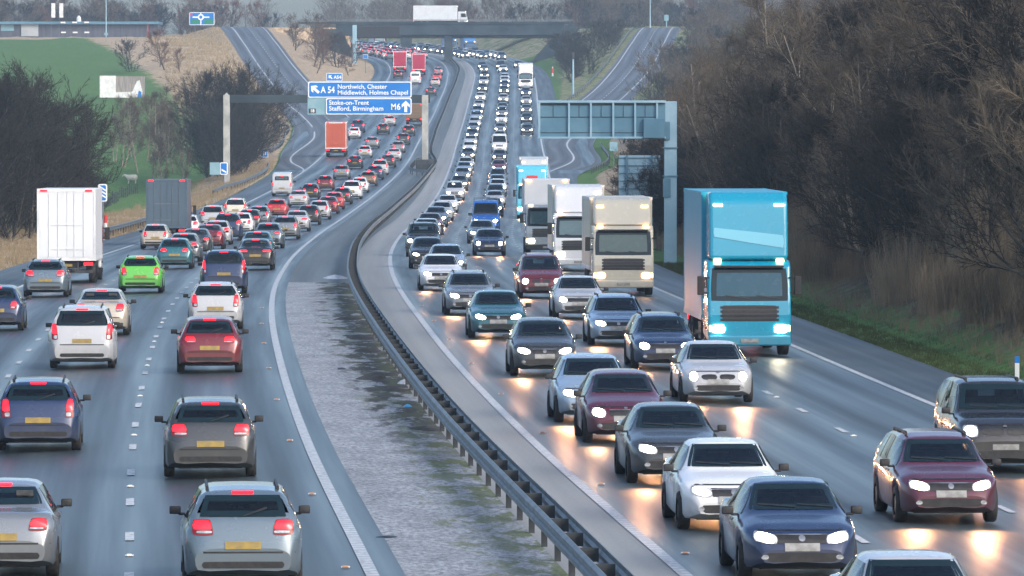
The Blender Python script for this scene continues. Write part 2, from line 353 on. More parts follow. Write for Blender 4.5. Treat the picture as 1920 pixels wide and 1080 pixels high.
def ground_material():
    m = bpy.data.materials.new('turf_and_soil'); m.use_nodes = True; t = m.node_tree; b = t.nodes['Principled BSDF']; L = t.links.new
    tc = node(t, 'ShaderNodeTexCoord'); at_ = node(t, 'ShaderNodeAttribute'); at_.attribute_name = 'cover'
    sep = node(t, 'ShaderNodeSeparateColor'); L(at_.outputs['Color'], sep.inputs[0])
    def noise(s, d=6, r=.6):
        n = node(t, 'ShaderNodeTexNoise'); n.inputs['Scale'].default_value = s; n.inputs['Detail'].default_value = d; n.inputs['Roughness'].default_value = r; L(tc.outputs['Object'], n.inputs['Vector']); return n.outputs[0]
    def ramp(src, a, c, p=.35, q=.65):
        r = node(t, 'ShaderNodeValToRGB'); r.color_ramp.elements[0].position = p; r.color_ramp.elements[1].position = q
        r.color_ramp.elements[0].color = (*a, 1); r.color_ramp.elements[1].color = (*c, 1); L(src, r.inputs[0]); return r.outputs[0]
    def mx(f, a, c):
        x = node(t, 'ShaderNodeMix'); x.data_type = 'RGBA'; L(f, x.inputs[0]); L(a, x.inputs[6]); L(c, x.inputs[7]); return x.outputs[2]
    def edge(ch):
        a = node(t, 'ShaderNodeMath', operation='ADD'); L(sep.outputs[ch], a.inputs[0])
        k = node(t, 'ShaderNodeMath', operation='MULTIPLY_ADD'); k.inputs[1].default_value = .9; k.inputs[2].default_value = -.45; L(noise(.6), k.inputs[0]); L(k.outputs[0], a.inputs[1])
        r = node(t, 'ShaderNodeMapRange'); r.inputs[1].default_value = .4; r.inputs[2].default_value = .6; L(a.outputs[0], r.inputs[0]); return r.outputs[0]
    green = mx(noise(.08), ramp(noise(2.2), (.06, .13, .03), (.1, .19, .05)), ramp(noise(1.1), (.075, .15, .04), (.13, .21, .065)))
    hay = ramp(noise(1.6), (.3, .22, .135), (.56, .43, .29))
    soil = ramp(noise(2.5), (.04, .034, .027), (.1, .082, .06))
    c = mx(edge(0), green, hay); c = mx(edge(1), c, soil)
    L(c, b.inputs['Base Color']); b.inputs['Roughness'].default_value = .95; b.inputs['Specular IOR Level'].default_value = .1
    bp = node(t, 'ShaderNodeBump'); bp.inputs['Strength'].default_value = .6; bp.inputs['Distance'].default_value = .12; L(noise(3.5), bp.inputs['Height']); L(bp.outputs[0], b.inputs['Normal'])
    return m
M['ground'] = ground_material()

# ------------------------------------------------------------------ ground sheet
def cover(X, Y):                 # (dry grass, bare soil / leaf litter) at a place
    a, b = PL(Y), PR(Y)
    if X > b:
        d = X-b
        if Y < 560: return (min(1, max(0, (d-1.2)/2.0))*.55, min(.85, .36+max(0, (d-2.5)/6)))
        if Y > 1290: return (.5, .2)
        if Y < 880: return (.75 if 2 < d < 14 else .2, .1 if d < 14 else .3)
        return (.45 if d < 8 else .2, .4 if d > 6 else .1)
    if X < a:
        d = a-X
        if Y < 470: return (.85 if d < 9 else .4, .05 if d < 9 else .6)
        if Y < 760: return (.95 if d < 9 else 0, 0)
        if Y < 920: return (.8 if d < 6 else 0, .3 if d < 4 else 0)
        return (max(0, min(1, (10+(Y-900)*.05-d)/9+.5)) if Y < 1255 else .75, 0)
    if Y > 930:
        if X < sB(Y)-14: return (1.0, 0)
        if X > sC(Y)+13.6: return (.48, .3)
    return (.2, .2)
def ground_sheet():
    Ys = frange(-40, 320, 6)+frange(326, 1340, 8)+frange(1360, 2500, 40)
    offs = [0, .6, 1.6, 2.6, 4, 6, 8, 10, 12, 14, 16, 18, 20, 22, 25, 28, 31, 36, 42, 52, 68, 90, 120, 160, 220, 300]
    rows = []; cv = []
    for Y in Ys:
        a, b = PL(Y), PR(Y); keys = [a, sB(Y)-14.1, sB(Y), sC(Y), sC(Y)+13.6, b]
        if 900 < Y < 1320: keys[1:1] = [min(sR(Y)+.8, sB(Y)-14.1)]; keys[-1:-1] = [max(sT(Y)-.8, sC(Y)+13.6)]
        else: keys[1:1] = [a+.01]; keys[-1:-1] = [b-.01]
        keys = sorted(keys); xs = [a-o for o in reversed(offs)]
        for p, q in zip(keys, keys[1:]): xs += [p+(q-p)*k/4 for k in (1, 2, 3, 4)]
        xs += [b+o for o in offs[1:]]
        rows.append([(x, Y, ground(x, Y)) for x in xs]); cv += [cover(x, Y) for x in xs]
    mb = MB(); mb.rows(rows); o = mb.build('ground', M['ground'], smooth=True, kind='structure')
    ca = o.data.color_attributes.new('cover', 'FLOAT_COLOR', 'POINT')
    ca.data.foreach_set('color', [q for d, s in cv for q in (d, s, 0, 1)])
    return o
ground_sheet()
# ------------------------------------------------------------------ paved surfaces and markings
def strip(name, fa, fb, Ys, fz, dz, m, n=1, ribs=False, ref=None, obj=True, mb=None):
    rows = []; uvs = []
    for Y in Ys:
        a, b = fa(Y), fb(Y); rows.append([]); r0 = ref(Y) if ref else a
        for k in range(n+1):
            x = a+(b-a)*k/n; rows[-1].append((x, Y, fz(x, Y)+dz)); uvs.append((x-r0, Y))
    t = mb or MB(); o0 = len(t.v); t.rows(rows)
    for i, q in enumerate(uvs): t.uv[o0+i] = q
    if not obj: return t
    return finish(t, name, m)
def finish(t, name, m):
    o = t.build(name, m, kind='structure'); ul = o.data.uv_layers.new(name='road')
    for lp in o.data.loops: ul.data[lp.index].uv = t.uv[lp.vertex_index]
    return o
YS = frange(-40, 400, 4)+frange(406, 1340, 6)[0:]+frange(1350, 1780, 10)
strip('southbound_road', lambda Y: (sB(Y)-14.0 if not 560 < Y < 1000 else max(PL(Y), sB(Y)-24)), lambda Y: sB(Y)+.5, YS, zr, 0, M['asphalt'], 6, ref=sB)
strip('northbound_road', lambda Y: sC(Y)-.1, lambda Y: (sC(Y)+13.7 if not 640 < Y < 1000 else min(PR(Y), sC(Y)+24)), YS, zr, 0, M['asphalt'], 6, ref=sC)
strip('southbound_hard_shoulder', lambda Y: sB(Y)-14.0 if Y < 560 else PL(Y), lambda Y: sB(Y)-11.1, frange(-40, 690, 6), zr, .004, M['shoulder'], 2, ref=sB)
strip('northbound_hard_shoulder', lambda Y: sC(Y)+11.1, lambda Y: sC(Y)+13.7 if Y < 640 else PR(Y), frange(-40, 686, 6), zr, .004, M['shoulder'], 2, ref=sC)
strip('northbound_far_shoulder', lambda Y: sC(Y)+11.1, lambda Y: sC(Y)+14.2, frange(980, 1250, 6), zr, .004, M['shoulder'], 2, ref=sC)
strip('exit_slip_road', lambda Y: PL(Y)+.1, lambda Y: sR(Y)+.7 if Y > 900 else sB(Y)-11.3, frange(700, 1312, 6), lambda X, Y: edgez(Y, -1) if Y > 900 else zr(X, Y), .008, M['asphalt_slip'], 4, ref=sL)
strip('entry_slip_road', lambda Y: sT(Y)-.7 if Y > 900 else sC(Y)+11.3, lambda Y: PR(Y)-.1, frange(700, 1302, 6), lambda X, Y: edgez(Y, 1) if Y > 900 else zr(X, Y), .008, M['asphalt_slip'], 4, ref=sS)
BAR = Sp([(-80, 11.0), (93, .9), (128, -1.15), (179, -3.65), (240, -6.05), (300, -7.6), (400, -9.2), (500, -9.6), (600, -9.1), (660, -8.75), (700, -8.6), (740, -9.6), (820, -10.2), (985, -10.1), (1130, -9.9), (1200, -10.3), (1265, -12.2)])
strip('median_paving', lambda Y: sB(Y)+.5, lambda Y: sC(Y)-1.75, frange(-40, 262, 4), lambda X, Y: hM(Y), .0, M['median'], 4, ref=lambda Y: sB(Y)+.2)
strip('median_paving', lambda Y: sB(Y)+.5, lambda Y: sC(Y)-1.75, frange(262, 1780, 6), lambda X, Y: hM(Y), .0, M['median_far'], 3, ref=sB)
strip('concrete_channel', lambda Y: sC(Y)-1.75, lambda Y: sC(Y)-.1, frange(-40, 1780, 6), lambda X, Y: hM(Y), .002, M['conc_strip'], 2, ref=sC)
def lines(name, specs, m):       # specs: (f centre, width, Y0, Y1, dash, gap, fz)
    t = MB()
    for f, wd, y0, y1, dash, gap, fz in specs:
        if not dash: strip('', lambda Y: f(Y)-wd/2, lambda Y: f(Y)+wd/2, frange(y0, y1, 5), fz, .014, m, 1, ref=f, obj=False, mb=t); continue
        y = y0
        while y < y1:
            strip('', lambda Y: f(Y)-wd/2, lambda Y: f(Y)+wd/2, [y, y+dash], fz, .014, m, 1, ref=f, obj=False, mb=t); y += dash+gap
    return finish(t, name, m)
lines('edge_line_marking', [(lambda Y: sB(Y), .2, -30, 1700, 0, 0, zr), (lambda Y: sC(Y), .2, -30, 1700, 0, 0, zr)], M['ribline'])
lines('edge_line_marking', [(lambda Y: sB(Y)-10.95, .2, -30, 900, 0, 0, zr), (lambda Y: sB(Y)-10.95, .2, 950, 1700, 0, 0, zr), (lambda Y: sC(Y)+10.95, .2, -30, 890, 0, 0, zr), (lambda Y: sC(Y)+10.95, .2, 890, 1700, 0, 0, zr)], M['line'])
lines('lane_line_marking', [(lambda Y, k=k: sB(Y)-3.65*k, .15, 93.1-90, 1500, 2, 7, zr) for k in (1, 2)]+[(lambda Y, k=k: sC(Y)+3.65*k, .15, 92.5-90, 1500, 2, 7, zr) for k in (1, 2)], M['line'])
zl_ = lambda X, Y: edgez(Y, -1) if Y > 900 else zr(X, Y)
zr_ = lambda X, Y: edgez(Y, 1) if Y > 900 else zr(X, Y)
lines('slip_road_marking', [(sL, .22, 690, 1306, 0, 0, zl_), (sR, .22, 900, 1306, 0, 0, zl_), (lambda Y: (sL(Y)+sR(Y))/2, .18, 920, 1300, 2.5, 5, zl_),
      (sS, .22, 692, 1296, 0, 0, zr_), (sT, .22, 900, 1296, 0, 0, zr_), (lambda Y: (sS(Y)+sT(Y))/2, .18, 960, 1290, 4, 4, zr_)], M['line'])
# ------------------------------------------------------------------ vehicles (local: +y forwards, z up, wheels on z = 0)
def bvh_of(o):
    me = o.data; return BVHTree.FromPolygons([v.co.copy() for v in me.vertices], [tuple(p.vertices) for p in me.polygons])
def patch(bv, quad, axis, sgn, mb, n=7, off=.006, rnd_=.0, m=0):
    # a panel lying on the body: quad given in the two other axes, cast along `axis` from the `sgn` side
    o0 = len(mb.v); vs = []
    for i in range(n+1):
        for j in range(n+1):
            s, t = i/n*2-1, j/n*2-1
            if rnd_:
                k = rnd_; s2 = s*math.sqrt(max(0, 1-k*t*t/2)); t2 = t*math.sqrt(max(0, 1-k*s*s/2)); s, t = s2, t2
            s, t = (s+1)/2, (t+1)/2
            (a0, b0), (a1, b1), (a2, b2), (a3, b3) = quad
            a = (a0*(1-s)+a1*s)*(1-t)+(a3*(1-s)+a2*s)*t; b = (b0*(1-s)+b1*s)*(1-t)+(b3*(1-s)+b2*s)*t
            org = Vector((sgn*9, a, b)) if axis == 0 else Vector((a, sgn*9, b))
            d = Vector((-sgn, 0, 0)) if axis == 0 else Vector((0, -sgn, 0))
            hit, nr, _, _ = bv.ray_cast(org, d)
            if hit is None: vs.append(None)
            else:
                if nr.dot(d) > 0: nr = -nr
                vs.append(hit+nr*off)
    idx = {}
    for k, p in enumerate(vs):
        if p is not None: idx[k] = len(mb.v); mb.v.append(tuple(p))
    for i in range(n):
        for j in range(n):
            q = [i*(n+1)+j, (i+1)*(n+1)+j, (i+1)*(n+1)+j+1, i*(n+1)+j+1]
            if all(k in idx for k in q):
                p0, p1, p2 = vs[q[0]], vs[q[1]], vs[q[2]]
                if (p1-p0).cross(p2-p0).dot(d) > 0: q.reverse()
                mb.f.append(tuple(idx[k] for k in q)); mb.m.append(m)
CARS = {
 'hatchback': dict(L=4.05, top=[(-2.02, .55), (-2.0, .8), (-1.95, .95), (-1.86, 1.03), (-1.6, 1.32), (-1.42, 1.42), (-.9, 1.47), (-.1, 1.47), (.3, 1.42), (1.0, 1.03), (1.12, .98), (1.6, .88), (1.86, .76), (1.98, .62), (2.02, .5)],
   belt=[(-2.02, .5), (-1.97, .82), (-1.86, .93), (-1, .93), (1.0, .90), (1.6, .80), (1.86, .68), (1.98, .56), (2.02, .44)],
   w=[(-2.02, .66), (-1.95, .76), (-1.7, .82), (-1, .85), (1.2, .85), (1.7, .79), (1.92, .68), (2.02, .58)],
   wt=[(-2.02, .5), (-1.86, .68), (-1.6, .6), (-1.3, .56), (0, .58), (.3, .57), (1.0, .68), (1.6, .62), (2.02, .45)], ax=(1.27, -1.22), wr=.31,
   ws=((.66, 1.04), (.53, 1.39)), rw=((.6, 1.06), (.5, 1.37)), sw=[((-1.55, .97), (-.45, .97), (-.45, 1.38), (-1.25, 1.36)), ((-.38, .97), (.82, .96), (.32, 1.36), (-.38, 1.38))], tl=(.44, .66, .72, .98), gr=.34, nose=2.02),
 'saloon': dict(L=4.6, top=[(-2.3, .55), (-2.28, .8), (-2.22, .97), (-2.1, 1.03), (-1.6, 1.06), (-1.5, 1.08), (-.95, 1.37), (-.6, 1.43), (-.1, 1.44), (.4, 1.40), (1.12, 1.0), (1.25, .96), (1.8, .87), (2.12, .76), (2.27, .6), (2.3, .48)],
   belt=[(-2.3, .5), (-2.25, .82), (-2.1, .94), (-1, .93), (1.1, .88), (1.8, .79), (2.12, .68), (2.27, .54), (2.3, .44)],
   w=[(-2.3, .68), (-2.2, .78), (-1.9, .84), (-1, .87), (1.3, .87), (1.9, .81), (2.16, .7), (2.3, .6)],
   wt=[(-2.3, .5), (-2.1, .7), (-1.5, .68), (-.95, .57), (0, .59), (.4, .57), (1.12, .69), (1.8, .64), (2.3, .46)], ax=(1.42, -1.38), wr=.32,
   ws=((.68, 1.02), (.54, 1.37)), rw=((.64, 1.11), (.52, 1.35)), sw=[((-1.2, .97), (-.35, .96), (-.35, 1.36), (-.85, 1.33)), ((-.28, .96), (.95, .95), (.42, 1.33), (-.28, 1.36))], tl=(.42, .72, .76, .95), gr=.4, nose=2.3),
 'estate': dict(L=4.6, top=[(-2.3, .55), (-2.28, .85), (-2.24, 1.0), (-2.18, 1.06), (-1.95, 1.32), (-1.75, 1.44), (-1.2, 1.49), (-.1, 1.48), (.4, 1.42), (1.12, 1.0), (1.25, .96), (1.8, .87), (2.12, .76), (2.27, .6), (2.3, .48)],
   belt=[(-2.3, .5), (-2.25, .85), (-2.1, .95), (-1, .94), (1.1, .88), (1.8, .79), (2.12, .68), (2.27, .54), (2.3, .44)],
   w=[(-2.3, .7), (-2.2, .79), (-1.9, .85), (-1, .87), (1.3, .87), (1.9, .81), (2.16, .7), (2.3, .6)],
   wt=[(-2.3, .55), (-2.18, .72), (-1.9, .64), (-1.6, .59), (0, .6), (.4, .58), (1.12, .69), (1.8, .64), (2.3, .46)], ax=(1.42, -1.38), wr=.32,
   ws=((.68, 1.02), (.54, 1.38)), rw=((.64, 1.08), (.55, 1.38)), sw=[((-1.95, 1.0), (-1.25, .98), (-1.25, 1.4), (-1.7, 1.38)), ((-1.18, .98), (-.35, .96), (-.35, 1.4), (-1.18, 1.4)), ((-.28, .96), (.95, .95), (.42, 1.36), (-.28, 1.4))], tl=(.52, .74, .72, 1.05), gr=.4, nose=2.3),
 'four-by-four': dict(L=4.5, top=[(-2.25, .65), (-2.23, 1.0), (-2.2, 1.15), (-2.15, 1.2), (-2.0, 1.6), (-1.85, 1.76), (-1.2, 1.8), (-.1, 1.79), (.35, 1.74), (.95, 1.2), (1.1, 1.15), (1.8, 1.08), (2.1, .96), (2.22, .78), (2.25, .6)],
   belt=[(-2.25, .6), (-2.2, 1.05), (-2.1, 1.12), (0, 1.1), (1.0, 1.07), (1.8, 1.0), (2.1, .88), (2.22, .7), (2.25, .55)],
   w=[(-2.25, .78), (-2.15, .86), (-1.9, .9), (0, .92), (1.3, .92), (1.9, .88), (2.15, .8), (2.25, .72)],
   wt=[(-2.25, .6), (-2.15, .8), (-1.9, .7), (0, .7), (.35, .68), (.95, .78), (1.8, .74), (2.25, .6)], ax=(1.4, -1.35), wr=.37,
   ws=((.76, 1.22), (.64, 1.69)), rw=((.7, 1.24), (.62, 1.68)), sw=[((-2.0, 1.18), (-1.1, 1.16), (-1.1, 1.7), (-1.85, 1.68)), ((-1.03, 1.16), (-.2, 1.15), (-.2, 1.7), (-1.03, 1.7)), ((-.13, 1.15), (.8, 1.15), (.3, 1.66), (-.13, 1.7))], tl=(.66, .84, .8, 1.2), gr=.46, nose=2.25),
 'minivan': dict(L=4.5, top=[(-2.25, .6), (-2.23, .95), (-2.2, 1.1), (-2.14, 1.16), (-1.95, 1.52), (-1.75, 1.66), (-1.2, 1.71), (-.1, 1.69), (.4, 1.62), (1.35, 1.08), (1.5, 1.03), (1.9, .92), (2.12, .78), (2.22, .64), (2.25, .5)],
   belt=[(-2.25, .55), (-2.2, .95), (-2.1, 1.05), (0, 1.02), (1.3, .97), (1.9, .83), (2.12, .7), (2.22, .58), (2.25, .46)],
   w=[(-2.25, .74), (-2.15, .82), (-1.9, .88), (0, .9), (1.3, .89), (1.9, .82), (2.14, .72), (2.25, .6)],
   wt=[(-2.25, .6), (-2.14, .76), (-1.9, .66), (0, .66), (.4, .64), (1.35, .72), (1.9, .64), (2.25, .46)], ax=(1.4, -1.35), wr=.32,
   ws=((.72, 1.1), (.6, 1.58)), rw=((.68, 1.18), (.6, 1.58)), sw=[((-1.95, 1.1), (-1.1, 1.07), (-1.1, 1.58), (-1.75, 1.55)), ((-1.03, 1.07), (-.1, 1.05), (-.1, 1.6), (-1.03, 1.6)), ((-.03, 1.05), (1.1, 1.03), (.4, 1.55), (-.03, 1.6))], tl=(.64, .82, .8, 1.25), gr=.36, nose=2.25),
 'panel van': dict(L=5.2, top=[(-2.6, .6), (-2.58, 1.2), (-2.56, 1.8), (-2.5, 2.1), (-2.4, 2.2), (-1.5, 2.26), (.4, 2.24), (.8, 2.14), (1.55, 1.32), (1.7, 1.25), (2.2, 1.1), (2.45, .95), (2.57, .75), (2.6, .55)],
   belt=[(-2.6, .55), (-2.57, 1.1), (-2.4, 1.2), (0, 1.2), (1.5, 1.18), (2.2, 1.0), (2.45, .86), (2.57, .66), (2.6, .5)],
   w=[(-2.6, .88), (-2.5, .94), (-2, .97), (0, .98), (1.5, .97), (2.2, .9), (2.48, .8), (2.6, .7)],
   wt=[(-2.6, .86), (-2.4, .84), (0, .84), (.8, .8), (1.55, .84), (2.2, .76), (2.6, .6)], ax=(1.65, -1.55), wr=.34,
   ws=((.84, 1.36), (.74, 2.06)), rw=((.66, 1.5), (.64, 1.88)), sw=[((.05, 1.25), (1.3, 1.24), (.7, 1.95), (.05, 1.97))], tl=(.76, .92, .9, 1.3), gr=.46, nose=2.6),
}
def loft_body(S):
    L = S['nose']; ys = frange(-L, L, .07); rows = []
    ft, fb, fw, fwt = S['top'], S['belt'], Sp(S['w']), Sp(S['wt'])
    sm = lambda T, y: (lin(T, y-.03)+lin(T, y)*2+lin(T, y+.03))/4
    for y in ys:
        zt, zs, wd, wt = sm(ft, y), sm(fb, y), fw(y), fwt(y); zs = min(zs, zt-.015); wt = min(wt, wd*.97)
        zb = .2+.1*max(0, (abs(y)-L+.35)/.35); arch = 0
        for a in S['ax']:
            r = S['wr']+.055
            if abs(y-a) < r: arch = max(arch, S['wr']+math.sqrt(r*r-(y-a)**2))
        ze = max(zb, arch); zm = max(ze+.03, (zb+zs)*.55)
        xs_, zg = wd*.95, zt-min(.07, (zt-zs)*.3); xg = wt+(.02 if zt-zs > .2 else 0)
        half = [(0, zb+.02), (wd*.7, zb), (wd*.94, max(zb+.02, ze)), (wd*.985, min(zs-.04, max(ze+.05, zb+.08))), (wd, min(zs-.03, max(ze+.08, zm))), (wd*.99, zs-.05 if zs-.05 > ze+.09 else zs-.01), (xs_, zs)]
        half += [(xs_+(xg-xs_)*k/6-.018*math.sin(math.pi*k/6)*0+.012*math.sin(math.pi*k/6), zs+(zg-zs)*k/6) for k in range(1, 6)]
        half += [(xg, zg), (wt*.9, zt-min(.025, (zt-zs)*.12)), (wt*.66, zt-.004), (wt*.44, zt), (wt*.22, zt+.004), (0, zt+.005)]
        rows.append([(x, y, z) for x, z in half]+[(-x, y, z) for x, z in reversed(half[1:-1])])
    mb = MB(); mb.rows(rows, closed=True); n = len(rows[0])
    mb.f.append(tuple(range(n))); mb.m.append(0); k = len(mb.v); mb.f.append(tuple(range(k-1, k-n-1, -1))); mb.m.append(0)
    return mb
def wheel_mesh(r, wd):
    t = MB()
    prof = [(-wd/2, r*.62), (-wd/2, r*.92), (-wd/2+.03, r), (wd/2-.03, r), (wd/2, r*.92), (wd/2, r*.62)]; rows = []
    for k in range(24):
        a = 2*math.pi*k/24; rows.append([(x, q*math.cos(a), q*math.sin(a)) for x, q in prof])
    rows.append(rows[0]); t.rows(rows); tyre = t
    h = MB()
    for s in (-1, 1):
        x = s*(wd/2-.025); c = len(h.v); h.v.append((x+s*.01, 0, 0))
        for k in range(20):
            a = 2*math.pi*k/20; q = r*(.62 if k % 4 < 2 else .5); h.v.append((x, q*math.cos(a), q*math.sin(a)))
        for k in range(20): h.f.append((c, c+1+k, c+1+(k+1) % 20)); h.m.append(0)
    h.tube((-wd/2+.03, 0, 0), (wd/2-.03, 0, 0), r*.6, n=16)
    return tyre, h
_proto = {}
def cabin(kind, S, L, root):
    vz = {'four-by-four': .25, 'panel van': .45, 'minivan': .15}.get(kind, 0); yf = {'panel van': .75, 'minivan': .35}.get(kind, .15); wcab = Sp(S['w'])(0)
    ya = {'panel van': 1.45, 'minivan': 1.15}.get(kind, .85)
    t = MB(); t.box((0, ya-.02, .82+vz), (2*wcab-.3, .36, .2)); t.box((0, -.2, .36+vz*.6), (2*wcab-.28, 2*L-1.6, .06))
    t.build('dashboard', M['trim'], root, bevel=.05)
    def seat(nm, x, y, w_):
        t = MB(); t.box((x, y+.22, .58+vz), (w_, .5, .18)); t.box((x, y-.08, .85+vz), (w_, .16, .58)); xs = (x,) if w_ < .7 else (x-.36, x+.36)
        for xx in xs: t.box((xx, y-.12, 1.22+vz), (.26, .1, .18)); t.tube((xx-.06, y-.1, 1.1+vz), (xx-.06, y-.12, 1.2+vz), .012, n=5); t.tube((xx+.06, y-.1, 1.1+vz), (xx+.06, y-.12, 1.2+vz), .012, n=5)
        t.build(nm, M['seat'], root, bevel=.04)
    for s in (-1, 1): seat('seat', s*.36, yf-.3, .48)
    if kind != 'panel van': seat('rear_seat', 0, yf-1.2, 1.2)
    else:
        t = MB(); t.box((0, .0, 1.25), (1.6, .04, 1.7)); t.build('bulkhead', M['trim'], root)
    w = MB(); rows = []
    for k in range(19):
        a = 2*math.pi*k/18; rows.append([(.36+(.18+.018*math.cos(b))*math.cos(a), ya-.32-.35*.18*math.sin(a)+.0*b, .93+vz+(.18+.018*math.cos(b))*math.sin(a)*.9+.018*math.sin(b)) for b in (0, 1.57, 3.14, 4.71)])
    w.rows(rows, closed=True); w.tube((.2, ya-.32, .93+vz), (.52, ya-.32, .93+vz), .018, n=5); w.tube((.36, ya-.32, .93+vz), (.36, ya-.05, .84+vz), .03, n=6); w.build('steering_wheel', M['black'], root)
    m_ = MB(); z1 = S['ws'][1][1]; yy = {'panel van': .95, 'minivan': .62}.get(kind, .42); m_.box((0, yy-.02, z1-.07), (.24, .03, .07)); m_.build('rear_view_mirror', M['black'], root)
def in_quad(p, q, e):
    # inside the quad (any winding) by at least e
    ar = sum(q[i][0]*q[(i+1) % 4][1]-q[(i+1) % 4][0]*q[i][1] for i in range(4)); sg = 1 if ar > 0 else -1
    for i in range(4):
        a, b = q[i], q[(i+1) % 4]; dx, dy = b[0]-a[0], b[1]-a[1]; l = math.hypot(dx, dy)
        if sg*(dx*(p[1]-a[1])-dy*(p[0]-a[0]))/l < e: return False
    return True
def cut_windows(o, S, L):
    import bmesh
    bm = bmesh.new(); bm.from_mesh(o.data); kill = []
    (b0, z0), (b1, z1) = S['ws']; qf = ((-b0, z0), (b0, z0), (b1, z1), (-b1, z1))
    (b0, z0), (b1, z1) = S['rw']; qr = ((-b0, z0), (b0, z0), (b1, z1), (-b1, z1))
    for f in bm.faces:
        c = f.calc_center_median(); n = f.normal
        if c.z < .9: continue
        if abs(n.x) > .72:
            if any(in_quad((c.y, c.z), q, .035) for q in S['sw']): kill.append(f)
        elif c.y > .2 and in_quad((c.x, c.z), qf, .035): kill.append(f)
        elif c.y < -.5 and in_quad((c.x, c.z), qr, .035): kill.append(f)
    bmesh.ops.delete(bm, geom=kill, context='FACES'); bm.to_mesh(o.data); bm.free()
def glazing(bv, quad, axis, sgn, name, root, band):
    # transparent pane with the black band real panes carry round their edge
    mb = MB(); n = 14; patch(bv, quad, axis, sgn, mb, n, .008, .08)
    if len(mb.f) == n*n:
        w_ = [abs(quad[1][0]-quad[0][0]), abs(quad[3][1]-quad[0][1])]; ka = max(1, round(band/max(.2, w_[0])*n)); kb = max(1, round(band/max(.2, w_[1])*n))
        for i in range(n):
            for j in range(n):
                if i < ka or i >= n-ka or j < kb or j >= n-kb: mb.m[i*n+j] = 1
    return mb.build(name, [M['car_glass'], M['glass']], root, smooth=True)
def car_proto(kind, var=0):
    if (kind, var) in _proto: return _proto[(kind, var)]
    S = CARS[kind]; root = bpy.data.objects.new('car', None); col.objects.link(root)
    body = loft_body(S).build('body', paint('silver', (.45, .46, .48)), root, smooth=True); body.data.set_sharp_from_angle(angle=R(42)); bv = bvh_of(body); L = S['nose']
    def one(name, fn, m, par=root, smooth=True):
        mb = MB(); fn(mb); return mb.build(name, m, par, smooth=smooth)
    (b0, z0), (b1, z1) = S['ws']
    glazing(bv, ((-b0, z0), (b0, z0), (b1, z1), (-b1, z1)), 1, 1, 'windscreen', root, .085)
    (b0, z0), (b1, z1) = S['rw']
    glazing(bv, ((-b0, z0), (b0, z0), (b1, z1), (-b1, z1)), 1, -1, 'rear_window', root, .08)
    for s in (-1, 1):
        for q in S['sw']: glazing(bv, q, 0, s, 'side_window', root, .07)
    cut_windows(body, S, L)
    cabin(kind, S, L, root)
    wf = Sp(S['w'])(L-.12); big = kind in ('four-by-four', 'panel van'); zf = lin(S['top'], L-.1); zh = (.86 if kind == 'panel van' else .84) if big else .655
    HV = [(.0, .0, -.09, -.065, .1, .07), (-.05, .0, -.07, -.03, .105, .05), (.06, .0, -.1, -.09, .1, .1)][var]
    for s in (-1, 1):
        x0, x1 = (.44, wf-.01) if not big else (.5, wf-.01)
        x0 += HV[0]
        def quad_(k):
            q = [(x0, zh+HV[2]), (x1, zh+HV[3]), (x1, zh+HV[4]), (x0, zh+HV[5])]; cx, cz = sum(p[0] for p in q)/4, sum(p[1] for p in q)/4
            return tuple((s*(cx+(p[0]-cx)*k), cz+(p[1]-cz)*k) for p in q)
        hl = one('headlight', lambda b: patch(bv, quad_(1.2), 1, 1, b, 6, .010, .6), M['lens'])
        one('bulb', lambda b: patch(bv, quad_(.98), 1, 1, b, 6, .018, .95), M['headlight'], hl)
        one('fog_lamp', lambda b: patch(bv, ((s*.5, .36), (s*.6, .36), (s*.6, .43), (s*.5, .43)), 1, 1, b, 4, .016, .9), M['lens'])
        a0, a1, c0, c1 = S['tl']
        if var == 1: a0 -= .1; c0 += (c1-c0)*.3
        if var == 2: c1 += .06; a0 += .03
        tl = one('tail_light', lambda b: patch(bv, ((s*a0, c0), (s*a1, c0), (s*(a1-.01), c1), (s*(a0+.05), c1)), 1, -1, b, 6, .010, .4), M['red_lens'])
        e = (c1-c0)*.36
        one('lamp', lambda b: patch(bv, ((s*(a0+.03), c0+e), (s*(a1-.015), c0+e), (s*(a1-.025), c1-.02), (s*(a0+.07), c1-.02)), 1, -1, b, 5, .017, .5), M['taillight'], tl)
        one('reversing_lamp', lambda b: patch(bv, ((s*(a0+.03), c0+.03), (s*(a1-.06), c0+.03), (s*(a1-.06), c0+e*.8), (s*(a0+.03), c0+e*.8)), 1, -1, b, 4, .017, .5), M['lens'], tl)
    g = S['gr']+HV[0]*.6
    if var == 2:
        for s in (-1, 1): one('grille', lambda b: patch(bv, ((s*.03, zh-.08), (s*(g-.04), zh-.07), (s*(g-.02), zh+.05), (s*.03, zh+.06)), 1, 1, b, 8, .008, .7), M['black'])
    else:
        one('grille', lambda b: patch(bv, ((-g, zh-.07), (g, zh-.07), (g+.02, zh+.05), (-g-.02, zh+.05)), 1, 1, b, 8, .008, .25), M['black'])
        one('grille_bar', lambda b: patch(bv, ((-g-.01, zh+.052), (g+.01, zh+.052), (g+.01, zh+.068), (-g-.01, zh+.068)), 1, 1, b, 8, .014), M['rim'])
    one('bonnet_badge', lambda b: patch(bv, ((-.05, zh-.04), (.05, zh-.04), (.05, zh+.05), (-.05, zh+.05)) if var == 1 else ((-.04, zh+.075), (.04, zh+.075), (.04, zh+.11), (-.04, zh+.11)), 1, 1, b, 4, .02, 1), M['rim'])
    one('bumper_intake', lambda b: patch(bv, ((-.52, .32), (.52, .32), (.56, .46), (-.56, .46)), 1, 1, b, 8, .008, .3), M['black'])
    one('rear_bumper_trim', lambda b: patch(bv, ((-.6, .34), (.6, .34), (.6, .44), (-.6, .44)), 1, -1, b, 8, .008, .2), M['black'])
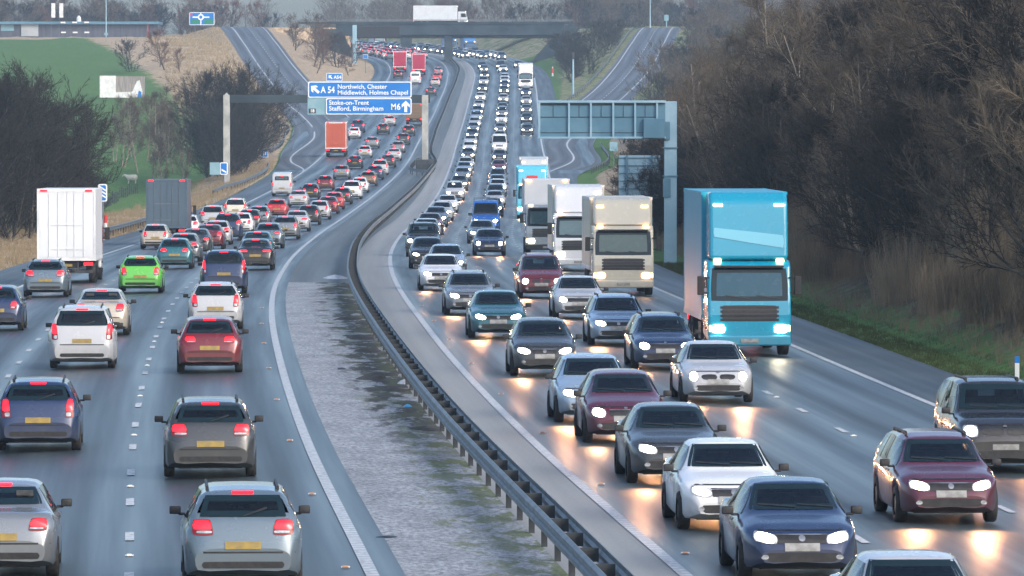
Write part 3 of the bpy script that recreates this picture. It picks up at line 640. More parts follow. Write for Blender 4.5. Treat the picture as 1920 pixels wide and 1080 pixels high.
    one('number_plate', lambda b: patch(bv, ((-.26, .48), (.26, .48), (.26, .59), (-.26, .59)), 1, 1, b, 4, .02), M['plate_w'])
    zp = .62 if kind in ('hatchback', 'estate', 'saloon') else .72
    one('number_plate', lambda b: patch(bv, ((-.26, zp), (.26, zp), (.26, zp+.11), (-.26, zp+.11)), 1, -1, b, 4, .02), M['plate_y'])
    wm = Sp(S['w'])(.7); zm = lin(S['belt'], .8)+.1; ym = {'panel van': 1.35, 'minivan': 1.0, 'four-by-four': .78}.get(kind, .8)
    for s in (-1, 1):
        mm = MB(); sc_ = 1.5 if kind == 'panel van' else 1.0
        mm.box((s*(wm+.075), ym, zm+.01), (.17*sc_, .1, .12*sc_)); mm.box((s*(wm-.03), ym+.02, zm-.05), (.12, .06, .04))
        mm.build('wing_mirror', M['black'], root, smooth=True, bevel=.045)
    un = MB(); un.box((0, 0, .24), (1.2, 2*L-.7, .1)); 
    for a in S['ax']: un.box((0, a, .36), (1.3, .5, .3))
    un.build('underbody', M['black'], root)
    # shut lines, handles, high brake lamp, rear wiper
    def seam(quad, axis, sg): one('shut_line', lambda b: patch(bv, quad, axis, sg, b, 8, .004), M['black'])
    for s in (-1, 1):
        for ya in {'panel van': (.0, 1.35)}.get(kind, (-.42, .9)):
            zt_ = lin(S['belt'], ya)-.02; seam(((ya-.012, .42), (ya+.012, .42), (ya+.012, zt_), (ya-.012, zt_)), 0, s)
    seam(((-.66, zh+.115), (.66, zh+.115), (.62, zh+.135), (-.62, zh+.135)), 1, 1)
    seam(((-.76, zp-.06), (.76, zp-.06), (.76, zp-.035), (-.76, zp-.035)), 1, -1)
    for s in (-1, 1):
        for ya in (-.25, .62) if kind != 'panel van' else (.3,):
            hd = MB(); patch(bv, ((ya-.25, .84), (ya-.07, .84), (ya-.07, .872), (ya-.25, .872)), 0, s, hd, 3, .02); hd.build('door_handle', M['black'], root)
    zr1 = S['rw'][1][1]
    hbk = MB(); patch(bv, ((-.16, zr1+.012), (.16, zr1+.012), (.16, zr1+.04), (-.16, zr1+.04)), 1, -1, hbk, 4, .02); hbk.build('high_brake_lamp', M['taillight'], root)
    if kind != 'saloon':
        wp = MB(); zw = S['rw'][0][1]+.03; patch(bv, ((-.02, zw-.03), (.02, zw-.03), (.36, zw+.07), (.34, zw+.1)), 1, -1, wp, 5, .025); wp.build('rear_wiper', M['black'], root)
    z0w = S['ws'][0][1]+.02
    for xx in (-.3, .28): one('wiper', lambda b: patch(bv, ((xx-.3, z0w+.0), (xx+.25, z0w+.035), (xx+.25, z0w+.055), (xx-.3, z0w+.02)), 1, 1, b, 5, .02), M['black'])
    ty, hb = wheel_mesh(S['wr'], .2)
    wx = Sp(S['w'])(0)-.115
    t0 = h0 = None
    for a in S['ax']:
        for s in (-1, 1):
            if t0 is None:
                t0 = ty.build('wheel', M['rubber'], root, smooth=True); h0 = hb.build('rim', M['rim'], t0)
                t0.location = (s*wx, a, S['wr'])
            else:
                q = t0.copy(); col.objects.link(q); q.location = (s*wx, a, S['wr']); q2 = h0.copy(); col.objects.link(q2); q2.parent = q
    if kind in ('estate', 'four-by-four', 'minivan'):
        for s in (-1, 1):
            rr = MB(); z = max(p[1] for p in S['top']); rr.tube((s*.52, -1.5, z-.01), (s*.52, .1, z+.0), .022); 
            for y in (-1.5, -.7, .1): rr.box((s*.52, y, z-.025), (.04, .08, .06))
            rr.build('roof_rail', M['black'], root)
    _proto[(kind, var)] = root
    return root
_free = set()
COL = {'silver': ((.40, .42, .44), .5), 'pale grey': ((.22, .24, .26), .4), 'dark grey': ((.045, .05, .055), .3), 'black': ((.012, .012, .014), 0), 'white': ((.74, .75, .76), 0), 'maroon': ((.16, .012, .02), .2),
       'red': ((.42, .02, .02), 0), 'navy': ((.012, .03, .09), .2), 'blue': ((.02, .15, .55), .2), 'pale blue': ((.34, .44, .55), .4), 'blue-grey': ((.13, .18, .22), .3), 'green': ((.12, .5, .06), 0), 'teal': ((.02, .13, .16), .2), 'beige': ((.5, .44, .36), .2),
       'cream': ((.66, .62, .5), 0), 'bronze': ((.2, .13, .08), .3), 'burgundy': ((.1, .01, .03), .2)}
VEH = []                         # every vehicle placed: dict(side, lane, Y, root, noun)
LANE = {3: 1.83, 2: 5.5, 1: 9.15, 0: 12.7}
def lane_x(side, lane, Y, dx=0):
    return (sB(Y)-LANE[lane] if side < 0 else sC(Y)+LANE[lane])+dx
def solve(side, lane, py, h, dx=0):
    a, b = 60, 1320
    f = lambda Y: pix((lane_x(side, lane, Y, dx), Y, zr(lane_x(side, lane, Y, dx), Y)+h))[1]-py
    for _ in range(50):
        m = (a+b)/2
        if f(m) > 0: a = m
        else: b = m
    return (a+b)/2
def place(root, side, lane, Y, dx, half):
    Yc = Y+half                  # Y = the end nearest the camera
    x = lane_x(side, lane, Yc, dx); e = 1.5
    xa, xb = lane_x(side, lane, Yc-e, dx), lane_x(side, lane, Yc+e, dx)
    za, zb = zr(xa, Yc-e), zr(xb, Yc+e)
    yaw = math.atan2(-(xb-xa), 2*e); pit = math.atan2(zb-za, 2*e)
    root.location = (x, Yc, zr(x, Yc)+.008)
    if side < 0: root.rotation_euler = (pit, 0, yaw)
    else: root.rotation_euler = (-pit, 0, yaw+math.pi)
def vehicle(side, lane, py, colour, kind, dx=0, Y=None, dim=False, beam=False, plain=False):
    S = CARS[kind]; h = (.98 if kind == 'four-by-four' else .86) if side < 0 else (.84 if kind in ('four-by-four', 'panel van') else .66)
    if Y is None: Y = solve(side, lane, py, h, dx)
    var = (int(Y*7)+lane+side) % 3 if kind != 'panel van' else 0; p = car_proto(kind, var)
    if (kind, var) in _free: root = copy_tree(p)
    else: root = p; _free.add((kind, var))
    root.name = {'hatchback': 'hatchback_car', 'saloon': 'saloon_car', 'estate': 'estate_car', 'four-by-four': 'four_by_four', 'minivan': 'minivan', 'panel van': 'panel_van'}[kind]
    c, mt = COL[colour]; pm = paint(colour.replace(' ', '_').replace('-', '_'), c, mt)
    for ch in root.children:
        nm = ch.name.split('.')[0]
        if nm == 'body': ch.material_slots[0].link = 'OBJECT'; ch.material_slots[0].material = pm
        if nm == 'headlight' and dim:
            for g_ in ch.children: g_.material_slots[0].link = 'OBJECT'; g_.material_slots[0].material = M['dimlight']
    place(root, side, lane, Y, dx, S['nose'])
    if beam:
        for s in (-1, 1):
            ld = bpy.data.lights.new('headlight_beam', 'SPOT'); ld.energy = beam*95; ld.color = (1, .42, .17); ld.spot_size = R(72); ld.spot_blend = .9; ld.shadow_soft_size = .08
            lo = bpy.data.objects.new('headlight_beam', ld); col.objects.link(lo); lo.parent = root
            lo.location = (s*.6, S['nose']+.12, .66); lo.rotation_euler = (R(90-9), 0, 0)
    VEH.append(dict(side=side, lane=lane, Y=Y, root=root, noun=colour+' '+kind, cat={'panel van': 'van'}.get(kind, 'car')))
    return root
# ------------------------------------------------------------------ lorries
def lorry(side, lane, py, noun, cabc, boxc, H=4.0, L=9.0, W=2.5, tall=False, Y=None, dx=0, kind='lorry', lit=True, href=None, mid=None, hl=True, extra=None):
    h = href if href is not None else (1.0 if side < 0 else .8)
    if Y is None: Y = solve(side, lane, py, h, dx)
    root = bpy.data.objects.new(kind, None); col.objects.link(root); f = L/2; hw = W/2-.04
    pc = paint('cab_'+noun.replace(' ', '_').replace('-', '_'), cabc)
    pb = mat('box_'+noun.replace(' ', '_').replace('-', '_'), boxc, .45, base2=tuple(v*.86 for v in boxc), scale=.8, detail=7, lo=.35, hi=.75)
    # cab: extruded side profile
    pr = [(f-1.95, .55), (f-.12, .38), (f, .5), (f+.02, 1.2), (f-.02, 1.55), (f-.26, 2.62), (f-.5, 2.78), (f-1.95, 2.8)]
    c = MB(); a = [(-hw, y, z) for y, z in pr]; b = [(hw, y, z) for y, z in pr]; n = len(pr)
    c.add(a+b, [tuple(range(n)), tuple(range(2*n-1, n-1, -1))]+[(i, i+n, (i+1) % n+n, (i+1) % n) for i in range(n)])
    cab = c.build('cab', pc, root); bv = bvh_of(cab)
    import bmesh
    bm = bmesh.new(); bm.from_mesh(cab.data); bm.normal_update()
    ff = [q for q in bm.faces if abs(q.normal.x) < .1 and q.normal.y > .8 and 1.6 < q.calc_center_median().z < 2.5]
    if ff:
        bmesh.ops.inset_region(bm, faces=ff, thickness=.17, use_even_offset=True); bmesh.ops.delete(bm, geom=ff, context='FACES')
    bm.to_mesh(cab.data); bm.free()
    bev = cab.modifiers.new('bevel', 'BEVEL'); bev.width = .09; bev.segments = 3; bev.limit_method = 'ANGLE'; bev.angle_limit = R(20)
    def one(name, fn, m, par=root, **k):
        mb = MB(); fn(mb); return mb.build(name, m, par, **k)
    glazing(bv, ((-hw+.08, 1.6), (hw-.08, 1.6), (hw-.12, 2.55), (-hw+.12, 2.55)), 1, 1, 'windscreen', root, .13)
    one('dashboard', lambda q: q.box((0, f-.4, 1.52), (W-.3, .5, .28)), M['trim'], bevel=.06)
    for xx in (-.65, .65):
        one('seat', lambda q: [q.box((xx, f-1.0, 1.45), (.52, .5, .2)), q.box((xx, f-1.28, 1.85), (.5, .16, .7)), q.box((xx, f-1.3, 2.3), (.3, .12, .2))], M['seat'], bevel=.05)
    one('cab_back_wall', lambda q: q.box((0, f-1.5, 1.7), (W-.22, .06, 2.0)), M['black'])
    one('steering_wheel', lambda q: [q.tube((.65+.24*math.cos(k*.5236), f-.62-.1*math.sin(k*.5236), 1.78+.2*math.sin(k*.5236)), (.65+.24*math.cos((k+1)*.5236), f-.62-.1*math.sin((k+1)*.5236), 1.78+.2*math.sin((k+1)*.5236)), .02, n=5) for k in range(12)], M['black'])
    for s in (-1, 1):
        one('side_window', lambda q: patch(bv, ((f-1.3, 1.65), (f-.25, 1.62), (f-.42, 2.4), (f-1.3, 2.4)), 0, s, q, 6, .012, .1), M['glass'])
        one('headlight', lambda q: patch(bv, ((s*.72, .68), (s*1.08, .68), (s*1.08, .92), (s*.72, .92)), 1, 1, q, 5, .02, .6), M['headlight'] if hl else M['sidelight'])
        def mir(q):
            q.box((s*(hw+.2), f-.12, 2.05), (.2, .12, .55)); q.box((s*(hw+.08), f-.14, 2.28), (.3, .05, .05)); q.box((s*(hw+.08), f-.14, 1.84), (.3, .05, .05))
        one('wing_mirror', mir, M['black'], bevel=.03)
        one('marker_lamp', lambda q: q.box((s*(hw-.3), f-.36, 2.76), (.22, .1, .07)), M['sidelight'])
    one('grille', lambda q: [patch(bv, ((-.85, z), (.85, z), (.85, z+.07), (-.85, z+.07)), 1, 1, q, 4, .012) for z in (1.02, 1.14, 1.26, 1.38)], M['black'])
    one('sun_visor', lambda q: q.box((0, f-.2, 2.6), (W-.5, .3, .05)), M['black'])
    for xx in (-.55, .35): one('wiper', lambda q: patch(bv, ((xx-.35, 1.66), (xx+.35, 1.74), (xx+.35, 1.77), (xx-.35, 1.69)), 1, 1, q, 4, .03), M['black'])
    for s in (-1, 1):
        one('shut_line', lambda q: patch(bv, ((f-1.4, .75), (f-1.37, .75), (f-1.37, 2.5), (f-1.4, 2.5)), 0, s, q, 4, .006), M['black'])
        one('cab_step', lambda q: [q.box((s*(hw-.02), f-.95, .5+.3*k), (.1, .5, .05)) for k in (0, 1)], M['black'])
        one('indicator', lambda q: patch(bv, ((s*1.1, .72), (s*1.17, .72), (s*1.17, .9), (s*1.1, .9)), 1, 1, q, 3, .02), M['sidelight'])
    one('upper_grille', lambda q: patch(bv, ((-.8, 1.02), (.8, 1.02), (.8, 1.48), (-.8, 1.48)), 1, 1, q, 4, .005, .15), M['trim'])
    one('bumper', lambda q: q.box((0, f-.02, .46), (W-.1, .2, .3)), M['black'] if not tall else pc, bevel=.05)
    one('number_plate', lambda q: q.box((0, f+.1, .46), (.52, .02, .11)), M['plate_w'])
    # body
    zb = 1.0; y0, y1 = -f, f-2.05
    bx = MB(); bx.box((0, (y0+y1)/2, (zb+H)/2), (W, y1-y0, H-zb)); body = bx.build('box_body', pb, root, bevel=.05)
    tr = MB()
    for s in (-1, 1):
        tr.box((s*(W/2-.02), (y0+y1)/2, zb+.06), (.07, y1-y0+.02, .14)); tr.box((s*(W/2-.02), (y0+y1)/2, H-.06), (.065, y1-y0+.02, .1))
        tr.box((s*(W/2-.03), y0-.004, (zb+H)/2), (.085, .06, H-zb+.01))
    tr.box((0, y0-.006, H-.07), (W-.02, .06, .13)); tr.box((0, y0-.006, zb+.06), (W-.02, .06, .13))
    tr.build('frame_trim', pb if boxc[0] < .4 else M['white'], body)
    dr = MB()
    for s in (-1, 1):
        dr.box((s*(W/4-.03), y0-.012, (zb+H)/2), (W/2-.12, .03, H-zb-.3))
    d = dr.build('rear_door', pb, body)
    rd = MB()
    for x in (-.75, -.35, .35, .75): rd.tube((x, y0-.045, zb+.18), (x, y0-.045, H-.18), .018, n=6)
    for z in (zb+.5, (zb+H)/2): rd.box((0, y0-.04, z), (1.6, .025, .05))
    rd.build('lock_rod', pb if boxc[0] > .4 else M['steel'], body)
    for s in (-1, 1):
        one('marker_lamp', lambda q: q.box((s*(W/2-.28), y0-.05, H-.08), (.3, .05, .07)), M['taillight'] if side < 0 else M['sidelight'])
        one('tail_light', lambda q: q.box((s*(W/2-.3), y0-.04, .86), (.38, .06, .13)), M['taillight'])
        one('marker_lamp', lambda q: q.box((s*(W/2-.25), y1+.06, H-.12), (.22, .05, .06)), M['sidelight'])
    one('rear_underrun_bar', lambda q: [q.box((0, y0+.1, .52), (W-.2, .1, .13)), q.box((-.5, y0+.15, .75), (.08, .1, .5)), q.box((.5, y0+.15, .75), (.08, .1, .5))], M['steel_dark'])
    one('number_plate', lambda q: q.box((0, y0-.03, .8), (.52, .02, .11)), M['plate_y'])
    one('chassis', lambda q: [q.box((0, -.3, .82), (.9, L-1.0, .3)), q.box((.9, .5, .62), (.5, 1.2, .5)), q.box((-.9, .5, .62), (.5, 1.2, .5))], M['black'])
    if tall:
        pr = [(f-1.9, 2.8), (f-.45, 2.79), (f-1.1, H-.12), (f-1.5, H), (f-1.9, H)]
        if tall == 'upright': pr = [(f-1.9, 2.8), (f-.3, 2.79), (f-.36, 3.2), (f-.55, H-.3), (f-.85, H), (f-1.9, H)]
        e = MB(); n = len(pr); a = [(-hw+.06, y, z) for y, z in pr]; b = [(hw-.06, y, z) for y, z in pr]
        e.add(a+b, [tuple(range(n)), tuple(range(2*n-1, n-1, -1))]+[(i, i+n, (i+1) % n+n, (i+1) % n) for i in range(n)])
        de = e.build('wind_deflector', pc, root, bevel=.12); bd = bvh_of(de)
        for s in (-1, 1): one('marker_lamp', lambda q: patch(bd, ((s*.75, H-.42), (s*1.02, H-.42), (s*1.02, H-.34), (s*.75, H-.34)), 1, 1, q, 3, .03), M['sidelight'])
        if extra: one('emblem_panel', lambda q: patch(bd, extra[0], 1, 1, q, 8, .02, extra[2]), extra[1])
    ty, hb = wheel_mesh(.49, .3)
    axles = [f-1.15, -f+1.6]+([-f+2.75] if L > 8.5 else [])
    t0 = h0 = None
    for ya in axles:
        for s in (-1, 1):
            if t0 is None:
                t0 = ty.build('wheel', M['rubber'], root, smooth=True); h0 = hb.build('rim', M['rim'], t0)
            else:
                q = t0.copy(); col.objects.link(q); q2 = h0.copy(); col.objects.link(q2); q2.parent = q; t0_ = q
            (t0 if ya == axles[0] and s == -1 else q).location = (s*(W/2-.19), ya, .49)
    place(root, side, lane, Y, dx, f)
    VEH.append(dict(side=side, lane=lane, Y=Y, root=root, noun=noun, cat='lorry'))
    return root

# ---- southbound, heading away: (lane, photo row of its tail lights, colour, kind, dx)
SB = [
 (3, 1000, 'blue-grey', 'estate', -.15), (3, 815, 'dark grey', 'estate', -.3), (3, 640, 'maroon', 'hatchback', -.1), (3, 568, 'silver', 'estate', 0), (3, 510, 'navy', 'minivan', -.1),
 (3, 472, 'black', 'saloon', .5), (3, 456, 'teal', 'saloon', .1), (3, 438, 'blue-grey', 'hatchback', -.1), (3, 424, 'pale grey', 'estate', .1), (3, 400, 'black', 'hatchback', 0), (3, 382, 'maroon', 'saloon', .1), (3, 365, 'dark grey', 'hatchback', 0), (3, 345, 'white', 'hatchback', .1), (3, 322, 'navy', 'estate', 0), (3, 300, 'dark grey', 'saloon', 0), (3, 411, 'silver', 'saloon', 0), (3, 391, 'silver', 'hatchback', .1), (3, 374, 'red', 'hatchback', 0),
 (3, 356, 'white', 'minivan', .2), (3, 333, 'bronze', 'hatchback', .1), (3, 314, 'silver', 'minivan', 0), (3, 288, 'silver', 'saloon', .1), (3, 274, 'pale grey', 'hatchback', 0), (3, 259, 'dark grey', 'estate', 0), (3, 243, 'black', 'hatchback', 0),
 (3, 170, 'dark grey', 'saloon', 0), (3, 153, 'silver', 'hatchback', 0), (3, 143, 'red', 'hatchback', 0), (3, 132, 'pale grey', 'saloon', 0),
 (2, 985, 'pale grey', 'saloon', -.1), (2, 772, 'navy', 'estate', -.1), (2, 634, 'silver', 'minivan', .1), (2, 579, 'beige', 'saloon', .1), (2, 510, 'green', 'estate', .2), (2, 471, 'teal', 'hatchback', .2),
 (2, 449, 'dark grey', 'saloon', 0), (2, 460, 'pale grey', 'hatchback', .1), (2, 440, 'maroon', 'saloon', .1), (2, 425, 'navy', 'minivan', 0), (2, 433, 'silver', 'estate', 0), (2, 409, 'dark grey', 'hatchback', 0), (2, 388, 'red', 'hatchback', 0), (2, 370, 'silver', 'saloon', .1), (2, 321, 'pale grey', 'estate', 0), (2, 302, 'black', 'saloon', 0), (2, 416, 'white', 'hatchback', .1), (2, 402, 'pale grey', 'hatchback', 0), (2, 357, 'black', 'hatchback', 0), (2, 341, 'maroon', 'hatchback', 0),
 (2, 283, 'silver', 'hatchback', 0), (2, 266, 'pale grey', 'estate', 0), (2, 240, 'dark grey', 'hatchback', 0), (2, 225, 'silver', 'estate', 0),
 (1, 572, 'navy', 'hatchback', .2), (1, 517, 'blue-grey', 'estate', .2), (1, 440, 'beige', 'hatchback', .4), (1, 421, 'white', 'estate', .4), (1, 407, 'silver', 'minivan', .6), (1, 392, 'cream', 'minivan', .6), (1, 351, 'silver', 'panel van', .3), (1, 248, 'white', 'hatchback', .2), (1, 236, 'navy', 'four-by-four', 0), (1, 138, 'dark grey', 'hatchback', 0),
]
for lane, py, c, k, dx in SB: vehicle(-1, lane, py, c, k, dx)
lorry(-1, 1, 489, 'white lorry', (.7, .71, .72), (.72, .74, .76), 4.1, 9.5)
lorry(-1, 1, 428, 'dark grey lorry', (.03, .05, .07), (.07, .11, .15), 4.0, 8.5, dx=.3)
lorry(-1, 1, 279, 'orange-red lorry', (.4, .06, .03), (.5, .1, .05), 4.2, 8.5)
lorry(-1, 1, 126, 'crimson lorry', (.3, .01, .04), (.42, .015, .06), 4.0, 9)
lorry(-1, 2, 131, 'crimson lorry', (.3, .01, .04), (.42, .015, .06), 4.0, 9)
vehicle(-1, 2, 149, 'white', 'panel van')
lorry(-1, 3, 222, 'brown tipper lorry', (.2, .1, .04), (.2, .12, .06), 3.0, 7, dx=-.1)
# ---- northbound, coming towards the camera: (lane, photo row of its headlights, colour, kind, dx, beam)
NB = [
 (3, 1180, 'silver', 'saloon', -.3, 0), (3, 1012, 'navy', 'saloon', -.2, 1.0), (3, 925, 'white', 'saloon', -.15, 0), (3, 845, 'dark grey', 'saloon', 0, .7), (3, 775, 'burgundy', 'hatchback', .1, .5), (3, 740, 'pale blue', 'hatchback', 0, 1.0), (3, 660, 'dark grey', 'hatchback', .2, 1.0),
 (3, 596, 'teal', 'saloon', .1, 1.0), (3, 556, 'pale grey', 'estate', 0, 1.0), (3, 515, 'white', 'saloon', -.2, .6), (3, 494, 'pale blue', 'hatchback', .5, .6), (3, 478, 'black', 'hatchback', -.1, 0), (3, 452, 'dark grey', 'four-by-four', -.1, 0), (3, 434, 'silver', 'saloon', 0, 0), (3, 422, 'maroon', 'saloon', 0, .5), (3, 409, 'blue-grey', 'hatchback', 0, .5), (3, 398, 'silver', 'estate', 0, .5),
 (3, 384, 'white', 'saloon', 0, .5), (3, 362, 'silver', 'minivan', 0, .8), (3, 345, 'dark grey', 'hatchback', 0, .4), (3, 318, 'pale blue', 'hatchback', 0, .4), (3, 278, 'white', 'estate', 0, 0), (3, 253, 'black', 'saloon', 0, 0), (3, 231, 'silver', 'estate', 0, 0), (3, 209, 'navy', 'hatchback', 0, 0), (3, 329, 'pale grey', 'saloon', 0, .6), (3, 309, 'silver', 'estate', 0, .6), (3, 291, 'dark grey', 'hatchback', 0, .6), (3, 266, 'silver', 'hatchback', 0, .6), (3, 241, 'pale grey', 'hatchback', 0, 0), (3, 221, 'pale blue', 'minivan', 0, 0), (3, 198, 'silver', 'saloon', 0, 0), (3, 166, 'dark grey', 'hatchback', 0, 0), (3, 183, 'white', 'hatchback', 0, 0), (3, 154, 'silver', 'minivan', 0, 0), (3, 141, 'black', 'saloon', 0, 0), (3, 124, 'navy', 'hatchback', 0, 0), (3, 130, 'pale grey', 'estate', 0, 0),
 (2, 914, 'burgundy', 'estate', .2, 1.0), (2, 707, 'silver', 'saloon', 0, 1.0), (2, 650, 'navy', 'estate', .1, .5), (2, 608, 'pale blue', 'estate', -.1, 1.0), (2, 563, 'silver', 'saloon', 0, 1.0), (2, 528, 'maroon', 'minivan', -.2, 1.0), (2, 457, 'navy', 'saloon', -.2, .8), (2, 437, 'blue-grey', 'saloon', -.3, 0),
 (2, 415, 'blue', 'panel van', 0, .6), (2, 391, 'black', 'hatchback', .1, .6), (2, 375, 'silver', 'saloon', .1, .8), (2, 363, 'dark grey', 'estate', 0, .5), (2, 343, 'pale blue', 'saloon', 0, .5), (2, 314, 'maroon', 'hatchback', 0, .4), (2, 257, 'silver', 'saloon', 0, 0), (2, 225, 'white', 'hatchback', 0, 0), (2, 213, 'pale grey', 'minivan', 0, 0), (2, 352, 'white', 'hatchback', .1, .8), (2, 335, 'pale grey', 'minivan', 0, .6), (2, 294, 'dark grey', 'hatchback', 0, .6), (2, 274, 'white', 'panel van', 0, 0), (2, 242, 'pale grey', 'hatchback', 0, 0), (2, 203, 'black', 'saloon', 0, 0), (2, 170, 'dark grey', 'estate', 0, 0), (2, 186, 'silver', 'estate', 0, 0), (2, 160, 'navy', 'hatchback', 0, 0), (2, 152, 'silver', 'hatchback', 0, 0), (2, 146, 'white', 'estate', 0, 0), (2, 124, 'dark grey', 'minivan', 0, 0), (2, 139, 'blue-grey', 'saloon', 0, 0), (2, 130, 'white', 'saloon', 0, 0),
 (1, 810, 'black', 'four-by-four', -.3, .8), (1, 244, 'dark grey', 'saloon', 0, 0), (1, 223, 'black', 'hatchback', 0, 0), (1, 206, 'pale grey', 'saloon', 0, 0), (1, 190, 'silver', 'hatchback', 0, 0), (1, 174, 'navy', 'hatchback', 0, 0), (1, 138, 'white', 'hatchback', 0, 0), (1, 130, 'dark grey', 'saloon', 0, 0), (1, 122, 'pale grey', 'hatchback', 0, 0),
]
for lane, py, c, k, dx, bm in NB:
    v = vehicle(1, lane, py, c, k, dx, dim=(lane == 3 and py in (925, 478, 452)), beam=bm)
    if c == 'blue' and k == 'panel van':
        q = MB()
        for y in (-1.9, -.9, .1): q.tube((-.8, y, 2.38), (.8, y, 2.38), .025, n=6)
        for x in (-.8, .8): q.tube((x, -2.1, 2.38), (x, .3, 2.38), .025, n=6)
        for x in (-.8, .8):
            for y in (-1.9, -.9, .1): q.tube((x, y, 2.2), (x, y, 2.38), .02, n=6)
        for x in (-.25, .2): q.tube((x, -2.2, 2.45), (x, .6, 2.45), .03, n=6)
        for k_ in range(9): q.tube((-.25, -2.1+.32*k_, 2.45), (.2, -2.1+.32*k_, 2.45), .015, n=5)
        q.build('ladder_rack', M['steel'], v)
M['cloud_white'] = mat('box_livery_pale', (.16, .47, .6), .5)
lorry(1, 1, 617, 'turquoise lorry', (.0, .27, .42), (.0, .3, .46), 4.75, 9.5, tall='upright', dx=-.3, extra=(((-1.02, 3.12), (1.02, 3.45), (1.02, 3.72), (-1.02, 3.5)), M['cloud_white'], .1))
lorry(1, 1, 517, 'cream lorry', (.5, .47, .38), (.62, .59, .48), 3.9, 9, tall=True, dx=-.3, hl=False)
lorry(1, 1, 478, 'white lorry', (.6, .62, .62), (.68, .68, .58), 4.1, 9, dx=-.2, tall=True)
lorry(1, 1, 452, 'grey lorry', (.25, .3, .34), (.6, .63, .66), 4.2, 9, dx=-.6)
lorry(1, 1, 392, 'pale blue lorry', (.1, .5, .66), (.14, .55, .7), 4.2, 9, tall='upright', dx=-.4, extra=(((-.45, 3.2), (.45, 3.2), (.45, 3.45), (-.45, 3.45)), M['red'], .4))
lorry(1, 1, 372, 'pale grey lorry', (.5, .52, .52), (.6, .62, .6), 4.3, 9, dx=-.2, tall=True)
lorry(1, 1, 157, 'white lorry', (.7, .72, .73), (.7, .72, .73), 4.2, 9, tall=True)
# traffic queueing beyond the bridge
for side, lanes in ((-1, (1, 2, 3)), (1, (1, 2, 3))):
    for lane in lanes:
        y = 1296+3*lane
        while y < 1560:
            c = rnd.choice(['silver', 'pale grey', 'dark grey', 'white', 'navy', 'maroon', 'black', 'blue-grey']); k = rnd.choice(['hatchback', 'saloon', 'estate', 'minivan'])
            if lane == 1 and rnd.random() < .22:
                n_, cc = rnd.choice([('red lorry', (.4, .02, .04)), ('blue lorry', (.03, .2, .5)), ('white lorry', (.68, .7, .7))]); lorry(side, lane, 0, n_, cc, cc, 4.0, 9, Y=y); y += 9
            else: vehicle(side, lane, 0, c, k, Y=y)
            y += rnd.uniform(9, 17)
# ---- labels: colour and kind, lane, and the vehicles directly before and behind it in that lane
def label_vehicles():
    art = lambda n: n
    ln = {(-1, 3): 'outer departing lane', (-1, 2): 'middle departing lane', (-1, 1): 'inner departing lane', (1, 3): 'outer oncoming lane', (1, 2): 'middle oncoming lane', (1, 1): 'inner oncoming lane'}
    for key, lname in ln.items():
        q = sorted([v for v in VEH if (v['side'], v['lane']) == key], key=lambda v: v['Y'])
        for i, v in enumerate(q):
            o = v['root']; o['category'] = v['cat']
            o['group'] = ('vehicles heading away, ' if key[0] < 0 else 'oncoming vehicles, ')+{3: 'outer lane', 2: 'middle lane', 1: 'inner lane'}[key[1]]
            p = q[i-1]['noun'] if i else None; n = q[i+1]['noun'] if i+1 < len(q) else None
            far = ' past bridge' if v['Y'] > 1290 else ''
            if p and n: t = f"{v['noun']}, {lname}{far}, between {p} and {n}"
            elif n: t = f"{v['noun']} in {lname}, first of its queue, just before {n}"
            else: t = f"{v['noun']} in {lname}{far}, last of its queue beyond {p}"
            o['label'] = t
    seen = {}
    for v in VEH: seen.setdefault(v['root']['label'], []).append(v['noun'])
    for t, l in seen.items():
        if len(l) > 1 or len(t.split()) > 16: print('LABEL', len(l), len(t.split()), t)
label_vehicles()
# ------------------------------------------------------------------ safety barriers
WB = [(-.0, 0), (.05, .04), (.05, .12), (0, .155), (.05, .19), (.05, .27), (0, .31)]
def wbeam(mb, f, Ys, side, z0, m=0, fz=None):
    prof = [(side*x, z) for x, z in WB]; rows = []
    for Y in Ys:
        x = f(Y); z = (fz or zr)(x, Y)
        rows.append([(x+a, Y, z+z0+b) for a, b in prof]+[(x+a-side*.012, Y, z+z0+b) for a, b in reversed(prof)])
    mb.rows(rows, m, closed=True)
bar = empty('safety_barrier', 'long double sided steel crash barrier winding along the central reservation', 'crash barrier', (BAR(95), 95, hM(95)))
def reloc(o, root):
    o.parent = root; o.matrix_parent_inverse = Matrix.Translation(-root.location); return o
hz = lambda X, Y: hM(Y)
for s in (-1, 1):
    mb = MB(); wbeam(mb, lambda Y: BAR(Y)+s*.19, frange(60, 400, 3.2)+frange(404, 1268, 6), s, .42, fz=hz); reloc(mb.build('rail', M['steel']), bar)
mb = MB(); mb.tube((0, 0, 0), (0, 0, .6), .055, n=4); 
first = None; y = 61.1; k = 0; rest = MB()
while y < 1265:
    x = BAR(y); z = hM(y)
    if k < 92:
        if first is None:
            t = MB(); t.box((0, 0, .3), (.1, .12, .62)); t.box((0, 0, .58), (.34, .08, .2)); first = t.build('post', M['steel_dark']); o = first
        else: o = first.copy(); col.objects.link(o)
        o.location = (x, y, z-.02); reloc(o, bar)
    else: rest.box((x, y, z+.3), (.1, .12, .62)); rest.box((x, y, z+.58), (.34, .08, .2))
    y += 3.2; k += 1
o = reloc(rest.build('post', M['steel_dark']), bar); o['kind'] = 'stuff'
